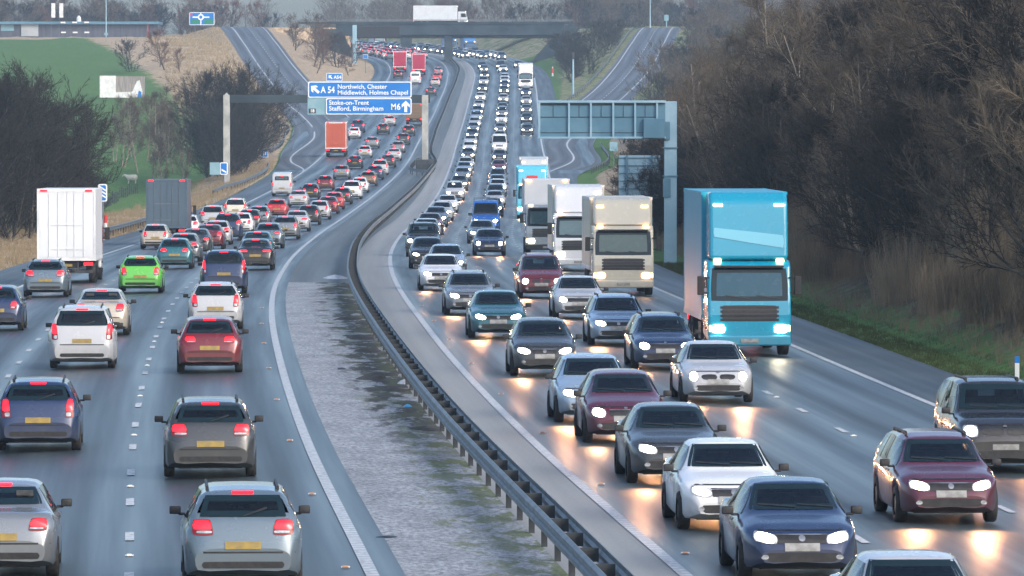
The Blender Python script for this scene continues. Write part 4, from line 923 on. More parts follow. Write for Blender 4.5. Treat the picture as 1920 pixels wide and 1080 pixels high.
# guard loop round the gantry leg in the reservation
GL = at(797, 330, 690); GL.x = -9.55; GL.z = hM(690)
gl = empty('guard_rail', 'pale guard rail looping round the gantry leg in the central reservation', 'guard rail', GL)
def loop_rail(mb, pts, z0=.42, h=.31):
    rows = []
    for (x, y) in pts:
        z = hM(y); rows.append([(x, y, z+z0), (x, y, z+z0+h*.3), (x+.02, y, z+z0+h*.5), (x, y, z+z0+h*.7), (x, y, z+z0+h), (x+.05, y, z+z0+h), (x+.05, y, z+z0)])
    mb.rows(rows, closed=True)
pts = [(-8.9, 655), (-9.6, 660), (-10.8, 668), (-11.15, 680), (-11.15, 700), (-10.9, 714), (-10.0, 726), (-9.7, 736)]
sx_ = Sp([(y, x) for x, y in pts]); mb = MB(); loop_rail(mb, [(sx_(y), y) for y in frange(655, 736, 2.5)]); reloc(mb.build('rail', M['steel']), gl)
for y in frange(656, 735, 4):
    t = MB(); t.box((sx_(y)+.1, y, hM(y)+.3), (.1, .12, .65)); reloc(t.build('post', M['steel_dark']), gl)
def nearside(label, fx, y0, y1, side, fz, flare=0, m='steel', step=3.2):
    g = empty('guard_rail', label, 'guard rail', (fx(y0), y0, fz(fx(y0), y0)), group='nearside guard rails')
    t = MB(); wbeam(t, fx, frange(y0, y1, step), side, .42, fz=fz); reloc(t.build('rail', M[m]), g)
    for y in frange(y0+.5, y1-.5, step):
        t = MB(); t.box((fx(y)-side*.1, y, fz(fx(y), y)+.25), (.1, .12, .75)); reloc(t.build('post', M['steel_dark']), g)
gz = lambda X, Y: max(ground(X, Y), 0*X-9)
nearside('steel guard rail beside the inner lane behind the white lorry', lambda Y: PL(Y)-.7, 380, 500, 1, gz)
nearside('steel guard rail curving along hay bank in front of concrete gantry leg', Sp([(610, PL(610)-2.6), (625, PL(625)-1.2), (650, PL(650)-.6), (690, PL(690)-.5), (712, PL(712)-.8)]), 610, 712, 1, gz)
nearside('steel guard rail at mouth of exit slip road behind small blue sign', Sp([(765, PL(765)-2.2), (785, PL(785)-1.0), (850, PL(850)-.8), (880, PL(880)-.9), (890, PL(890)-2.0)]), 765, 890, 1, gz)
nearside('guard rail along the kerb between motorway and entry slip road', lambda Y: sT(Y)-2.1, 950, 1290, -1, gz, step=6)
nearside('guard rail on verge at foot of entry slip road near grey sign back', lambda Y: PR(Y)+.9, 690, 800, -1, gz)
# pale two-rail fence on the right bank
pf = empty('rail_fence', 'pale two rail fence running up the brown bank behind the message gantry', 'fence', (20.5, 760, ground(20.5, 760)))
fx = Sp([(620, 25.5), (640, 23.6), (700, 22.0), (760, 20.4), (800, 19.4)])
for zz in (.55, 1.05):
    t = MB(); t.rows([[(fx(y)-.04, y, ground(fx(y), y)+zz), (fx(y)-.04, y, ground(fx(y), y)+zz+.22), (fx(y)+.04, y, ground(fx(y), y)+zz+.22), (fx(y)+.04, y, ground(fx(y), y)+zz)] for y in frange(620, 800, 4)], closed=True); reloc(t.build('rail', M['white']), pf)
for y in frange(620, 800, 6):
    t = MB(); t.box((fx(y)+.1, y, ground(fx(y), y)+.6), (.14, .14, 1.4)); reloc(t.build('post', M['wood']), pf)
# dark post-and-wire field fence
ff = empty('field_fence', 'dark post and wire fence at the edge of the green field near the sheep', 'fence', (-38, 640, ground(-38, 640)))
fx2 = Sp([(560, -37.5), (640, -41.5), (700, -43), (760, -44), (840, -47)])
for y in frange(610, 722, 5):
    t = MB(); t.tube((fx2(y), y, ground(fx2(y), y)-.1), (fx2(y), y, ground(fx2(y), y)+1.15), .07, n=6); reloc(t.build('post', M['steel_dark']), ff)
for zz in (.35, .7, 1.05):
    t = MB(); t.rows([[(fx2(y), y, ground(fx2(y), y)+zz), (fx2(y)+.03, y, ground(fx2(y), y)+zz+.03), (fx2(y)-.02, y, ground(fx2(y), y)+zz+.04)] for y in frange(610, 722, 4)], closed=True); reloc(t.build('wire', M['steel_dark']), ff)

# ------------------------------------------------------------------ signs and gantries
def panel(name, x0, x1, z0, z1, y, m, parent, th=.04, bevel=0):
    t = MB(); t.box(((x0+x1)/2, y, (z0+z1)/2), (x1-x0, th, z1-z0)); return reloc(t.build(name, m, bevel=bevel), parent)
def rrect(name, x0, x1, z0, z1, y, r, m, parent, th=.02):
    pts = []
    for cx, cz, a0 in ((x1-r, z1-r, 0), (x0+r, z1-r, 90), (x0+r, z0+r, 180), (x1-r, z0+r, 270)):
        for k in range(7): a = R(a0+15*k); pts.append((cx+r*math.cos(a), cz+r*math.sin(a)))
    n = len(pts); t = MB()
    t.add([(x, y-th/2, z) for x, z in pts]+[(x, y+th/2, z) for x, z in pts], [tuple(range(n)), tuple(range(2*n-1, n-1, -1))]+[(i, i+n, (i+1) % n+n, (i+1) % n) for i in range(n)])
    return reloc(t.build(name, m), parent)
def text(s, x, z, y, size, m, parent, bold=.012, align='LEFT', sx=1.0, x1=None):
    cu = bpy.data.curves.new('lettering', 'FONT'); cu.body = s; cu.size = size; cu.extrude = .006; cu.offset = bold*size; cu.align_x = align
    cu.materials.append(m); o = bpy.data.objects.new('lettering', cu); col.objects.link(o)
    bpy.context.view_layer.update()
    me = bpy.data.meshes.new_from_object(o.evaluated_get(bpy.context.evaluated_depsgraph_get())); bpy.data.objects.remove(o)
    o = bpy.data.objects.new('lettering', me); col.objects.link(o)
    if x1 is not None: sx = (x1-x)/max(v.co.x for v in me.vertices)
    o.location = (x, y, z); o.rotation_euler = (R(90), 0, 0); o.scale = (sx, 1, 1)
    return reloc(o, parent)
def flat(name, pts, y, m, parent, th=.014):
    n = len(pts); t = MB(); t.add([(x, y-th/2, z) for x, z in pts]+[(x, y+th/2, z) for x, z in pts], [tuple(range(n)), tuple(range(2*n-1, n-1, -1))]+[(i, i+n, (i+1) % n+n, (i+1) % n) for i in range(n)])
    return reloc(t.build(name, m), parent)
def arrow(x, z, s, ang, y, parent):
    p = [(-.13, -.5), (.13, -.5), (.13, .1), (.36, -.1), (.36, .16), (0, .5), (-.36, .16), (-.36, -.1), (-.13, .1)]
    ca, sa = math.cos(R(ang)), math.sin(R(ang))
    return flat('arrow', [(x+s*(a*ca-b*sa), z+s*(a*sa+b*ca)) for a, b in p], y, M['sign_white'], parent)
GY = 690.0
def PX(px): return (px-960)*GY/F
def PZ(py): return at(960, py, GY).z
g = empty('sign_gantry', 'concrete portal gantry with blue motorway direction signs over the lanes heading away', 'gantry', (PX(425), GY, ground(PX(425), GY)))
zb_, zt_ = PZ(193), PZ(178)
for px in (425, 797):
    x = PX(px); zg = ground(x, GY) if px == 425 else hM(GY)
    t = MB(); t.box((x, GY, (zg-.3+zt_)/2), (.72, .7, zt_-zg+.3)); o = reloc(t.build('leg', M['conc'], bevel=.04), g)
    if px == 797: panel('leg_base', x-1.0, x+1.0, hM(GY)-.1, hM(GY)+1.1, GY, M['steel_dark'], g, 1.6, .1)
for a, b in ((425, 578), (772, 803)):
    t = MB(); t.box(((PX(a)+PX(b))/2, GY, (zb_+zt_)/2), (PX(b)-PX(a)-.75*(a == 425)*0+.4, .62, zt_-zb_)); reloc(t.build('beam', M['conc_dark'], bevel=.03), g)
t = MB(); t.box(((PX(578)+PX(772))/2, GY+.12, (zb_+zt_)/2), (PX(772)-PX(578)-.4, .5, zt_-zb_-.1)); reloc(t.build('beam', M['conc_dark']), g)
t = MB(); t.tube((PX(425), GY, zt_), (PX(425), GY, zt_+.25), .34, .02, 4); reloc(t.build('cap', M['conc']), g)
panel('backing_board', PX(577), PX(613), PZ(215), PZ(180), GY-.32, M['sign_back'], g)
yy = GY-.42
o = rrect('direction_sign', PX(578), PX(772), PZ(183), PZ(153), yy, .2, M['sign_white'], g, .05); rrect('sign_face', PX(580), PX(770), PZ(181.3), PZ(154.8), yy-.032, .16, M['sign_blue'], g)
arrow(PX(591), PZ(167.5), 1.15, 50, yy-.055, g)
text('A 54', PX(602), PZ(174), yy-.055, 1.0, M['sign_white'], g, .02, x1=PX(628))
text('Northwich, Chester', PX(633), PZ(166.3), yy-.055, .68, M['sign_white'], g, .014, x1=PX(726))
text('Middlewich, Holmes Chapel', PX(633), PZ(177.3), yy-.055, .68, M['sign_white'], g, .014, x1=PX(765))
o = rrect('direction_sign', PX(611.5), PX(772), PZ(214.5), PZ(184), yy, .2, M['sign_white'], g, .05); rrect('sign_face', PX(613.5), PX(770), PZ(212.8), PZ(185.8), yy-.032, .16, M['sign_blue'], g)
text('Stoke-on-Trent', PX(617), PZ(196.3), yy-.055, .68, M['sign_white'], g, .014, x1=PX(692))
text('Stafford, Birmingham', PX(617), PZ(207.3), yy-.055, .68, M['sign_white'], g, .014, x1=PX(719))
text('M', PX(733), PZ(205.5), yy-.055, .95, M['sign_white'], g, .02, x1=PX(742.5)); text('6', PX(744), PZ(205.5), yy-.055, .95, M['sign_white'], g, .02, x1=PX(751))
arrow(PX(761), PZ(199.5), 1.25, 0, yy-.055, g)
panel('junction_plate', PX(579.5), PX(592.5), PZ(212), PZ(203.5), GY-.36, M['sign_black'], g)
text('18', PX(586), PZ(210.5), GY-.39, .48, M['sign_white'], g, .03, 'CENTER')
# nose sign A54 on posts at the slip road nose
def post_sign(name, label, px0, px1, py0, py1, Y, bodyfn, npost=2, border=True, facem='sign_blue', base=None, cat='road sign'):
    a, b = at(px0, py1, Y), at(px1, py0, Y); zg = ground((a.x+b.x)/2, Y) if base is None else base
    s = empty(name, label, cat, ((a.x+b.x)/2, Y, zg))
    xs = [a.x+(b.x-a.x)*.22, a.x+(b.x-a.x)*.78] if npost == 2 else [(a.x+b.x)/2]
    for x in xs:
        t = MB(); t.tube((x, Y+.1, zg-.2), (x, Y+.1, b.z-.1), .06, n=8); reloc(t.build('post', M['steel']), s)
    e = min(.12, (b.z-a.z)*.07)
    if border: rrect('sign_border', a.x, b.x, a.z, b.z, Y, e*1.6, M['sign_white'], s, .04); rrect('sign_face', a.x+e, b.x-e, a.z+e, b.z-e, Y-.03, e, M[facem], s)
    else: rrect('sign_face', a.x, b.x, a.z, b.z, Y, e, M[facem], s, .05)
    if bodyfn: bodyfn(s, a, b, Y-.05)
    return s
def nose(s, a, b, y):
    h = b.z-a.z; arrow(a.x+h*.5, (a.z+b.z)/2, h*.62, 45, y, s); text('A54', a.x+h*.92, a.z+h*.3, y, h*.56, M['sign_white'], s, .03)
post_sign('nose_sign', 'small blue A54 arrow sign standing just above the main gantry sign', 612, 642, 137, 152, 985, nose)
def roundabout(s, a, b, y):
    w, h = b.x-a.x, b.z-a.z; cx, cz = a.x+w*.46, a.z+h*.62
    for (q0, q1, r0, r1) in ((.06, .40, .12, .42), (.6, .94, .08, .48)): panel('green_panel', a.x+w*q0, a.x+w*q1, a.z+h*r0, a.z+h*r1, y, M['sign_green'], s, .02)
    panel('route_bar', a.x+w*.13, a.x+w*.8, cz-h*.05, cz+h*.05, y-.01, M['sign_white'], s, .02); panel('route_bar', cx-w*.02, cx+w*.02, a.z+h*.05, a.z+h*.94, y-.013, M['sign_white'], s, .02)
    pts = [(cx+h*.24*math.cos(R(15*k)), cz+h*.24*math.sin(R(15*k))) for k in range(24)]; flat('roundabout_symbol', pts, y-.018, M['sign_white'], s)
    pts = [(cx+h*.13*math.cos(R(15*k)), cz+h*.13*math.sin(R(15*k))) for k in range(24)]; flat('roundabout_symbol', pts, y-.024, M['sign_blue'], s)
    panel('red_corner', a.x+w*.04, a.x+w*.12, a.z+h*.7, a.z+h*.9, y, M['red'], s, .02)
post_sign('roundabout_sign', 'large blue roundabout map sign at top of the exit slip road', 355, 402, 23, 47, 1290, roundabout)
def onebar(s, a, b, y):
    w, h = b.x-a.x, b.z-a.z; flat('white_bar', [(a.x+w*.2, a.z+h*.34), (a.x+w*.82, a.z+h*.12), (a.x+w*.82, a.z+h*.26), (a.x+w*.2, a.z+h*.48)], y, M['sign_white'], s)
    panel('backing_board', a.x-1.05, a.x-.02, a.z, b.z, y+.06, M['sign_back'], s)
post_sign('countdown_sign', 'blue one bar countdown marker with grey board on the hay bank', 412.5, 427, 304.5, 327.5, 640, onebar, 1)
def threebar(s, a, b, y):
    w, h = b.x-a.x, b.z-a.z
    for k in range(3): flat('white_bar', [(a.x+w*.12, a.z+h*(.42+.2*k)), (a.x+w*.85, a.z+h*(.18+.2*k)), (a.x+w*.85, a.z+h*(.28+.2*k)), (a.x+w*.12, a.z+h*(.52+.2*k))], y, M['sign_white'], s)
post_sign('countdown_sign', 'blue three bar countdown marker beside the white lorry', 184, 201, 345, 378, 420, threebar, 1)
rp = at(198, 420, 425); t = MB(); t.tube((0, 0, 0), (0, 0, .7), .11, n=10, m=1); t.tube((0, 0, .7), (0, 0, 1.0), .112, n=10, m=0); t.tube((0, 0, 1.0), (0, 0, 1.55), .11, n=10, m=1)
zz = ground(rp.x, 425); o = t.build('marker_post', [M['white'], M['red']]); o.location = (rp.x, 425, zz); tag(o, 'red and white marker post behind the white lorry', 'marker post')
def small(s, a, b, y): panel('white_mark', a.x+(b.x-a.x)*.3, a.x+(b.x-a.x)*.45, a.z+(b.z-a.z)*.2, a.z+(b.z-a.z)*.7, y, M['sign_white'], s, .02); panel('white_mark', a.x+(b.x-a.x)*.58, a.x+(b.x-a.x)*.7, a.z+(b.z-a.z)*.3, a.z+(b.z-a.z)*.75, y, M['sign_white'], s, .02)
post_sign('information_sign', 'small blue square sign beside the guard rail at exit slip road', 489, 503, 279, 295, 760, small, 1, base=ground(at(496, 290, 760).x, 760))
post_sign('small_sign', 'small blue sign beneath the white pole left of the far bridge', 681, 690, 102, 110, 1180, None, 1)
post_sign('road_sign', 'grey back of a small sign on post behind the message gantry', 1143, 1158, 266, 283, 690, None, 1, False, 'sign_back')
# cantilever message gantry, northbound
Y3 = 330.0
def QX(px): return (px-960)*Y3/F
def QZ(py): return at(960, py, Y3).z
cg = empty('message_gantry', 'grey cantilever message gantry showing the framed back of its panel over oncoming lanes', 'gantry', (QX(1257), Y3, ground(QX(1257), Y3)))
zg = ground(QX(1257), Y3)
t = MB(); t.box((QX(1257), Y3, (zg-.3+QZ(190))/2), (.66, .62, QZ(190)-zg+.3)); reloc(t.build('column', M['gantry_pale'], bevel=.03), cg)
t = MB()
for py in (277, 330): t.box((QX(1257), Y3, QZ(py)), (.8, .76, .06))
t.box((QX(1250), Y3-.34, QZ(352)), (.4, .06, 1.0)); t.box((QX(1249), Y3-.36, QZ(245)), (.38, .1, .95)); reloc(t.build('bracket', M['gantry_grey']), cg)
panel('message_panel', QX(1010), QX(1247), QZ(257), QZ(191), Y3-.1, M['gantry_grey'], cg, .5)
t = MB()
for a, b in ((1008, 1248),):
    t.box((QX((a+b)/2), Y3-.4, QZ(190.5)), (QX(b)-QX(a), .28, .13)); t.box((QX((a+b)/2), Y3-.4, QZ(258)), (QX(b)-QX(a), .28, .1))
for px in (1011, 1066.5, 1107.5, 1149.5, 1190.5): t.box((QX(px), Y3-.41, QZ(224.5)), (.1, .24, QZ(192)-QZ(257)))
t.box((QX(1231.5), Y3-.41, QZ(207)), (.1, .24, QZ(192)-QZ(222)))
reloc(t.build('panel_frame', M['gantry_pale'], bevel=.01), cg)
t = MB()
for a, b in ((1013, 1064.5), (1069, 1105.5), (1110, 1147.5), (1152, 1188.5), (1193, 1229)):
    t.box((QX((a+b)/2), Y3-.36, QZ(219.5)), (QX(b)-QX(a), .04, .035)); t.box((QX((a+b)/2)-.05, Y3-.36, QZ(208)), (.03, .03, QZ(197)-QZ(219)))
    t.box((QX((a+b)/2), Y3-.36, QZ(248.5)), (QX(b)-QX(a), .04, .025)); t.box((QX((a+b)/2), Y3-.36, QZ(196.5)), (QX(b)-QX(a), .04, .05))
reloc(t.build('panel_seam', M['steel_dark']), cg)
panel('control_cabinet', QX(1206), QX(1246), QZ(259), QZ(222), Y3-.5, M['gantry_grey'], cg, .35, .02)
t = MB(); t.tube((QX(1205), Y3-.3, QZ(190)), (QX(1205), Y3-.3, QZ(185)), .06, n=8); reloc(t.build('lamp_bracket', M['steel']), cg)
# back of the large direction sign
Y4 = 395.0
sb = empty('direction_sign', 'pale blue framed back of a large direction sign behind the gantry column', 'road sign', (at(1197, 400, Y4).x, Y4, ground(at(1197, 400, Y4).x, Y4)))
a, b = at(1160, 372, Y4), at(1238, 291, Y4)
panel('sign_panel', a.x, b.x, a.z, b.z, Y4, M['gantry_pale'], sb, .05)
t = MB()
for k in range(6): t.box(((a.x+b.x)/2, Y4-.06, a.z+(b.z-a.z)*(k+.25)/5.6), (b.x-a.x, .05, .06))
reloc(t.build('stiffener', M['gantry_grey']), sb)
for q in (.2, .8):
    x = a.x+(b.x-a.x)*q; t = MB(); t.box((x, Y4-.14, (ground(x, Y4)-.2+b.z)/2), (.14, .14, b.z-ground(x, Y4)+.2)); reloc(t.build('post', M['gantry_grey']), sb)
# pole and lamp columns, markers
def pole(name, label, px, py0, py1, Y, r, m='steel', extra=None, cat='pole'):
    p0, p1 = at(px, py1, Y), at(px, py0, Y); zg = min(ground(p0.x, Y), p0.z)
    s = empty(name, label, cat, (p0.x, Y, zg)); t = MB(); t.tube((p0.x, Y, zg-.2), (p0.x, Y, p1.z), r, r*.6, 8); reloc(t.build('shaft', M[m]), s)
    if extra: extra(s, p0, p1)
    return s
def poletop(s, p0, p1): panel('cabinet', p1.x-.22, p1.x+.22, p1.z-1.1, p1.z, p1.y-.2, M['steel_dark'], s, .2)
pole('camera_pole', 'tall grey camera pole on green verge beside the entry slip road', 1074.5, 98, 181, 1020, .2, 'gantry_pale', poletop)
pole('lamp_column', 'slim pale pole at the top of the entry slip road', 1219, -10, 48, 1290, .14, 'gantry_pale')
def lampc(s, p0, p1): panel('base_cabinet', p0.x-.4, p0.x+.4, p0.z, p0.z+.5, p0.y, M['sign_back'], s, .5)
pole('lamp_column', 'tall lamp column beside the long dark building', 199, -25, 66, 1385, .15, 'gantry_pale', lampc)
pole('barrier_pole', 'short red pole at the end of the long dark building', 277, 46, 68, 1370, .13, 'red')
def camhead(s, p0, p1): panel('signal_head', p1.x-.55, p1.x+.55, p1.z-1.9, p1.z, p1.y-.15, M['sign_black'], s, .3); panel('lower_plate', p1.x-.45, p1.x+.45, p1.z-3.2, p1.z-2.0, p1.y-.15, M['sign_back'], s, .1)
pole('traffic_signal', 'dark traffic signal seen from behind at top of entry slip road', 1249.5, 10, 46, 1295, .1, 'gantry_pale', camhead, 'traffic signal')
p = at(1036, 124, 1160); t = MB(); t.tube((0, 0, 0), (0, 0, .6), .16, n=10, m=0); t.tube((0, 0, .6), (0, 0, 1.5), .18, n=10, m=1); t.tube((0, 0, 1.5), (0, 0, 1.8), .12, n=10, m=0)
o = t.build('marker_post', [M['white'], M['red']]); o.location = (p.x, 1160, ground(p.x, 1160)); tag(o, 'red and white marker post on green verge beyond the oncoming lorry', 'marker post')
p = at(1907, 697, 168); t = MB(); t.box((0, 0, .28), (.12, .05, .56), 0); t.box((0, -.002, .64), (.125, .055, .18), 1); o = t.build('verge_marker', [M['white'], M['sign_blue']], bevel=.008)
o.location = (p.x, 168, ground(p.x, 168)-.02); tag(o, 'short white marker post with blue top on the grass verge', 'marker post')
# dark message sign on a white post before the bridge
Y5 = 1225.0
ms = empty('message_sign', 'dark message sign on a pale post in front of the far bridge', 'message sign', (at(665, 121, Y5).x, Y5, at(665, 121, Y5).z))
a, b = at(661, 124, Y5), at(669, 47, Y5); t = MB(); t.box(((a.x+b.x)/2, Y5, (a.z+b.z)/2), (b.x-a.x, .7, b.z-a.z)); reloc(t.build('column', M['gantry_pale'], bevel=.04), ms)
a, b = at(671, 71, Y5), at(750, 50, Y5); panel('message_panel', a.x, b.x, a.z, b.z, Y5-.2, M['sign_black'], ms, .7, .05); a, b = at(661, 51, Y5), at(751, 47, Y5); panel('arm', a.x, b.x, a.z, b.z, Y5+.2, M['steel_dark'], ms, .4)
# studs along the edge lines
sg = None; k = 0
M['stud_amber'] = mat('amber_road_stud', (.42, .17, .05), .4); M['stud_white'] = mat('white_road_stud', (.75, .75, .72), .3)
for fx_, off, m_, lab, grp, y0, n_ in ((sB, -.35, 'stud_amber', 'small amber road stud beside the ribbed edge line, lanes heading away', 'amber studs beside the ribbed edge line, lanes heading away', 95, 8), (sC, .4, 'stud_amber', 'small amber road stud beside the edge line of the oncoming lanes', 'amber studs beside the oncoming edge line', 98, 8), (sB, -3.65, 'stud_white', 'small white road stud between dashes of the outer lane line, heading away', 'white studs on the lane line, lanes heading away', 99.6, 7), (sC, 7.3, 'stud_white', 'small white road stud on the inner oncoming lane line', 'white studs on the oncoming lane line', 100, 6)):
    pr = None
    for i in range(n_):
        y = y0+18*i
        if off == -3.65: y = 98.6+18*i
        if pr is None:
            t = MB(); t.box((0, 0, .012), (.13, .11, .022), 1); t.box((0, -.058, .014), (.1, .012, .016), 0); t.box((0, .01, .028), (.07, .07, .014), 0); pr = t.build('road_stud', [M[m_], M['white']], bevel=.004); o = pr
        else: o = pr.copy(); col.objects.link(o)
        x = fx_(y)+off; o.location = (x, y, zr(x, y)+.006); tag(o, lab, 'road stud', grp)
# litter and clods in the reservation
def clod(x, y, s, m, nm, lab, cat, grp=None):
    t = MB(); r_ = random.Random(int(x*100+y)); n = 9; vs = [(0, 0, s[2])]
    for ring, q in ((.55, .75), (1, .0)):
        for k_ in range(n):
            a_ = 2*math.pi*k_/n; e = r_.uniform(.7, 1.2); vs.append((s[0]*ring*e*math.cos(a_), s[1]*ring*e*math.sin(a_), s[2]*q*r_.uniform(.6, 1.1)))
    fs = [(0, 1+k_, 1+(k_+1) % n) for k_ in range(n)]+[(1+k_, 1+n+k_, 1+n+(k_+1) % n, 1+(k_+1) % n) for k_ in range(n)]
    t.add(vs, fs); o = t.build(nm, m, smooth=True); o.location = (x, y, hM(y)); tag(o, lab, cat, grp); return o
M['clod'] = mat('dark_soil', (.03, .027, .024), .95, base2=(.07, .058, .045), scale=9, bump=.6)
M['rag'] = mat('pale_rag', (.6, .62, .64), .8, base2=(.4, .42, .45), scale=6); M['bluebag'] = mat('blue_plastic', (.02, .25, .5), .4, base2=(.03, .35, .6), scale=7)
for px, py, s in ((700, 712, (.42, 1.2, .09)), (715, 706, (.5, 1.0, .07)), (655, 597, (.5, 1.5, .08)), (800, 806, (.45, 1.1, .06)), (745, 735, (.4, .9, .07)), (690, 660, (.45, 1.5, .07)), (675, 634, (.4, 1.6, .06))):
    Y = F*(CAMZ)/(py-203); clod((px-960)*Y/F, Y, s, M['clod'], 'soil_heap', 'low dark heap of soil beside the central barrier', 'soil heap', 'dark soil heaps by the barrier')
for px, py, s, m_, lab in ((641, 695, (.16, .4, .05), 'black', 'short black strip of tyre rubber on the pale reservation'), (727, 1008, (.2, .25, .03), 'black', 'black scrap lying near the ribbed edge line in the foreground'), (757, 722, (.16, .4, .1), 'rag', 'pale rag lying on dark soil beside the barrier'), (764, 765, (.12, .25, .06), 'bluebag', 'blue plastic scrap beside the barrier'), (628, 524, (.55, 2.0, .16), 'rag', 'white torn bag at the seam across the reservation')):
    Y = F*CAMZ/(py-203)
    if py < 540: Y = 270
    clod((px-960)*Y/F, Y, s, M[m_], 'litter', lab, 'litter')

# ------------------------------------------------------------------ bridge
YB = 1272.0
br = empty('road_bridge', 'low concrete road bridge with twin piers crossing the motorway far away', 'bridge', (-13, YB, 24))
def BP(px, py, Y=YB): return at(px, py, Y)
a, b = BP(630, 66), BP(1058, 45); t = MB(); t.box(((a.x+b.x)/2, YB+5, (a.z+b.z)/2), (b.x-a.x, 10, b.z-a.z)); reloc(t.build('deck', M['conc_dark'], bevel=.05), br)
a, b = BP(690, 70), BP(1040, 60); t = MB()
for k in range(5): t.box(((a.x+b.x)/2, YB+1+2*k, (a.z+b.z)/2-.1), (b.x-a.x+6, .5, 1.1))
reloc(t.build('girder', M['steel_dark']), br)
a, b = BP(560, 45), BP(1075, 41); zp = a.z
t = MB(); t.box(((a.x+b.x)/2, YB-.05, (a.z+b.z)/2), (b.x-a.x, .3, b.z-a.z)); reloc(t.build('parapet_beam', M['conc_dark']), br)
z1 = BP(0, 37).z; t = MB()
for zz in (b.z+.25, z1): t.box(((a.x+b.x)/2, YB-.05, zz), (b.x-a.x, .08, .09))
reloc(t.build('handrail', M['steel']), br)
x = a.x
while x < b.x:
    t = MB(); t.box((x, YB-.05, (b.z+z1)/2), (.1, .1, z1-b.z)); reloc(t.build('parapet_post', M['steel']), br); x += 2.4
for px, w_ in ((840.5, 1.6),):
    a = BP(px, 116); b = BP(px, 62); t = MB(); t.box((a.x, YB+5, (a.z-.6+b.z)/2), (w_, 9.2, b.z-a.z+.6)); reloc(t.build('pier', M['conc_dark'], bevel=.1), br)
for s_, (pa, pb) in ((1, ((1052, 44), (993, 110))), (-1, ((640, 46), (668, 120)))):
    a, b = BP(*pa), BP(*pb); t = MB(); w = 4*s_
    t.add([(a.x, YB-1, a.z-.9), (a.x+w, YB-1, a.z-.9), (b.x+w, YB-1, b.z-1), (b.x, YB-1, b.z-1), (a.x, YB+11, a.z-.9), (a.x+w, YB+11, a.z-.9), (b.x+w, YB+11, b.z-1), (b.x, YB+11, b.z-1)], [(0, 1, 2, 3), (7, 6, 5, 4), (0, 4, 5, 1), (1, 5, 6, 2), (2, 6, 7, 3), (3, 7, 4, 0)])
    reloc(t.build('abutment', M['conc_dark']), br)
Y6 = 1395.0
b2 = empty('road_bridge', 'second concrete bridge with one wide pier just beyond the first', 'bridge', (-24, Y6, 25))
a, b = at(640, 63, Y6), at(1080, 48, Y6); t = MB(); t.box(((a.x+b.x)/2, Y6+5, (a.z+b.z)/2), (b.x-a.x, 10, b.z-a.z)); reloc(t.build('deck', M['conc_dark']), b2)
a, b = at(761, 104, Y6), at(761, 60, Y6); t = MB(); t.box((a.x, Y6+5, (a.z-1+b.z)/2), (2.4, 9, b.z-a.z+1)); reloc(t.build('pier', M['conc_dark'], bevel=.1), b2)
# lorry crossing the bridge
bl = lorry(-1, 1, 0, 'white lorry on the bridge', (.6, .64, .68), (.62, .66, .7), 4.0, 11, Y=1200); VEH.pop()
q = at(826, 40, YB+5); bl.location = (q.x, YB+5, BP(0, 44).z-.3); bl.rotation_euler = (0, 0, R(-90)); tag(bl, 'white box lorry crossing the far road bridge', 'lorry'); bl.name = 'lorry'

# ------------------------------------------------------------------ farm buildings, trailer, sheep
Y7 = 1395.0
lb = empty('service_building', 'long low dark building with pale fascia at the edge of the field', 'building', (at(150, 66, Y7).x, Y7, at(150, 66, Y7).z))
a, b = at(-40, 72, Y7), at(297, 42, Y7); M['dark_clad'] = mat('dark_cladding', (.05, .055, .075), .6, base2=(.09, .09, .11), scale=.6, stretch=(3, 3, .2)); M['pale_clad'] = mat('pale_cladding', (.3, .34, .36), .6, base2=(.38, .4, .42), scale=.5)
t = MB(); t.box(((a.x+b.x)/2, Y7+6, (a.z+b.z)/2), (b.x-a.x, 12, b.z-a.z)); w = reloc(t.build('wall', M['dark_clad']), lb)
c, d = at(-42, 45.5, Y7), at(299, 40.5, Y7); t = MB(); t.box(((c.x+d.x)/2, Y7+5.5, (c.z+d.z)/2), (d.x-c.x, 13.6, d.z-c.z)); reloc(t.build('roof', M['gantry_grey']), lb)
a, b = at(40, 68, Y7), at(72, 44, Y7); panel('pale_bay', a.x, b.x, a.z, b.z, Y7-.2, M['pale_clad'], lb, .4)
for px in (119, 141, 163):
    for py in (42, 60.5): a, b = at(px-4.5, py+1.6, Y7), at(px+4.5, py-1.2, Y7); panel('window', a.x, b.x, a.z, b.z, Y7-(.05 if py > 50 else 1.5), M['sign_white'], lb, .08)
a, b = at(2, 58, Y7), at(26, 46, Y7); panel('window', a.x, b.x, a.z, b.z, Y7-.1, M['sign_back'], lb, .1)
t = MB(); c = at(146, 34, Y7); t.tube((c.x, Y7+3, c.z-1), (c.x, Y7+3, c.z+.1), .55, .5, 14); t.tube((c.x, Y7+3, c.z+.1), (c.x, Y7+3, c.z+.6), .5, .2, 14); reloc(t.build('roof_dome', M['white']), lb)
for px, n_ in ((100, 'first'), (115, 'second')):
    a, b = at(px-3.6, 33, Y7-3), at(px+3.6, 6, Y7-3); lab_ = 'tall pale banner standing before the dark building, nearer the pale bay' if px == 100 else 'tall pale banner standing before the dark building, nearer the lamp column'
    f_ = empty('banner', lab_, 'banner', ((a.x+b.x)/2, Y7-3, ground(a.x, Y7-3))); panel('flag', a.x, b.x, a.z, b.z, Y7-3, M['white'], f_, .05); t = MB(); t.tube((a.x-.05, Y7-3, ground(a.x, Y7-3)), (a.x-.05, Y7-3, b.z+.1), .05, n=6); reloc(t.build('pole', M['steel']), f_)
t = MB()
Y8 = 1000.0
tr = empty('trailer_hoarding', 'torn white advertising trailer with bare grey boards standing in the green field', 'trailer', (at(230, 184, Y8).x, Y8, at(230, 184, Y8).z))
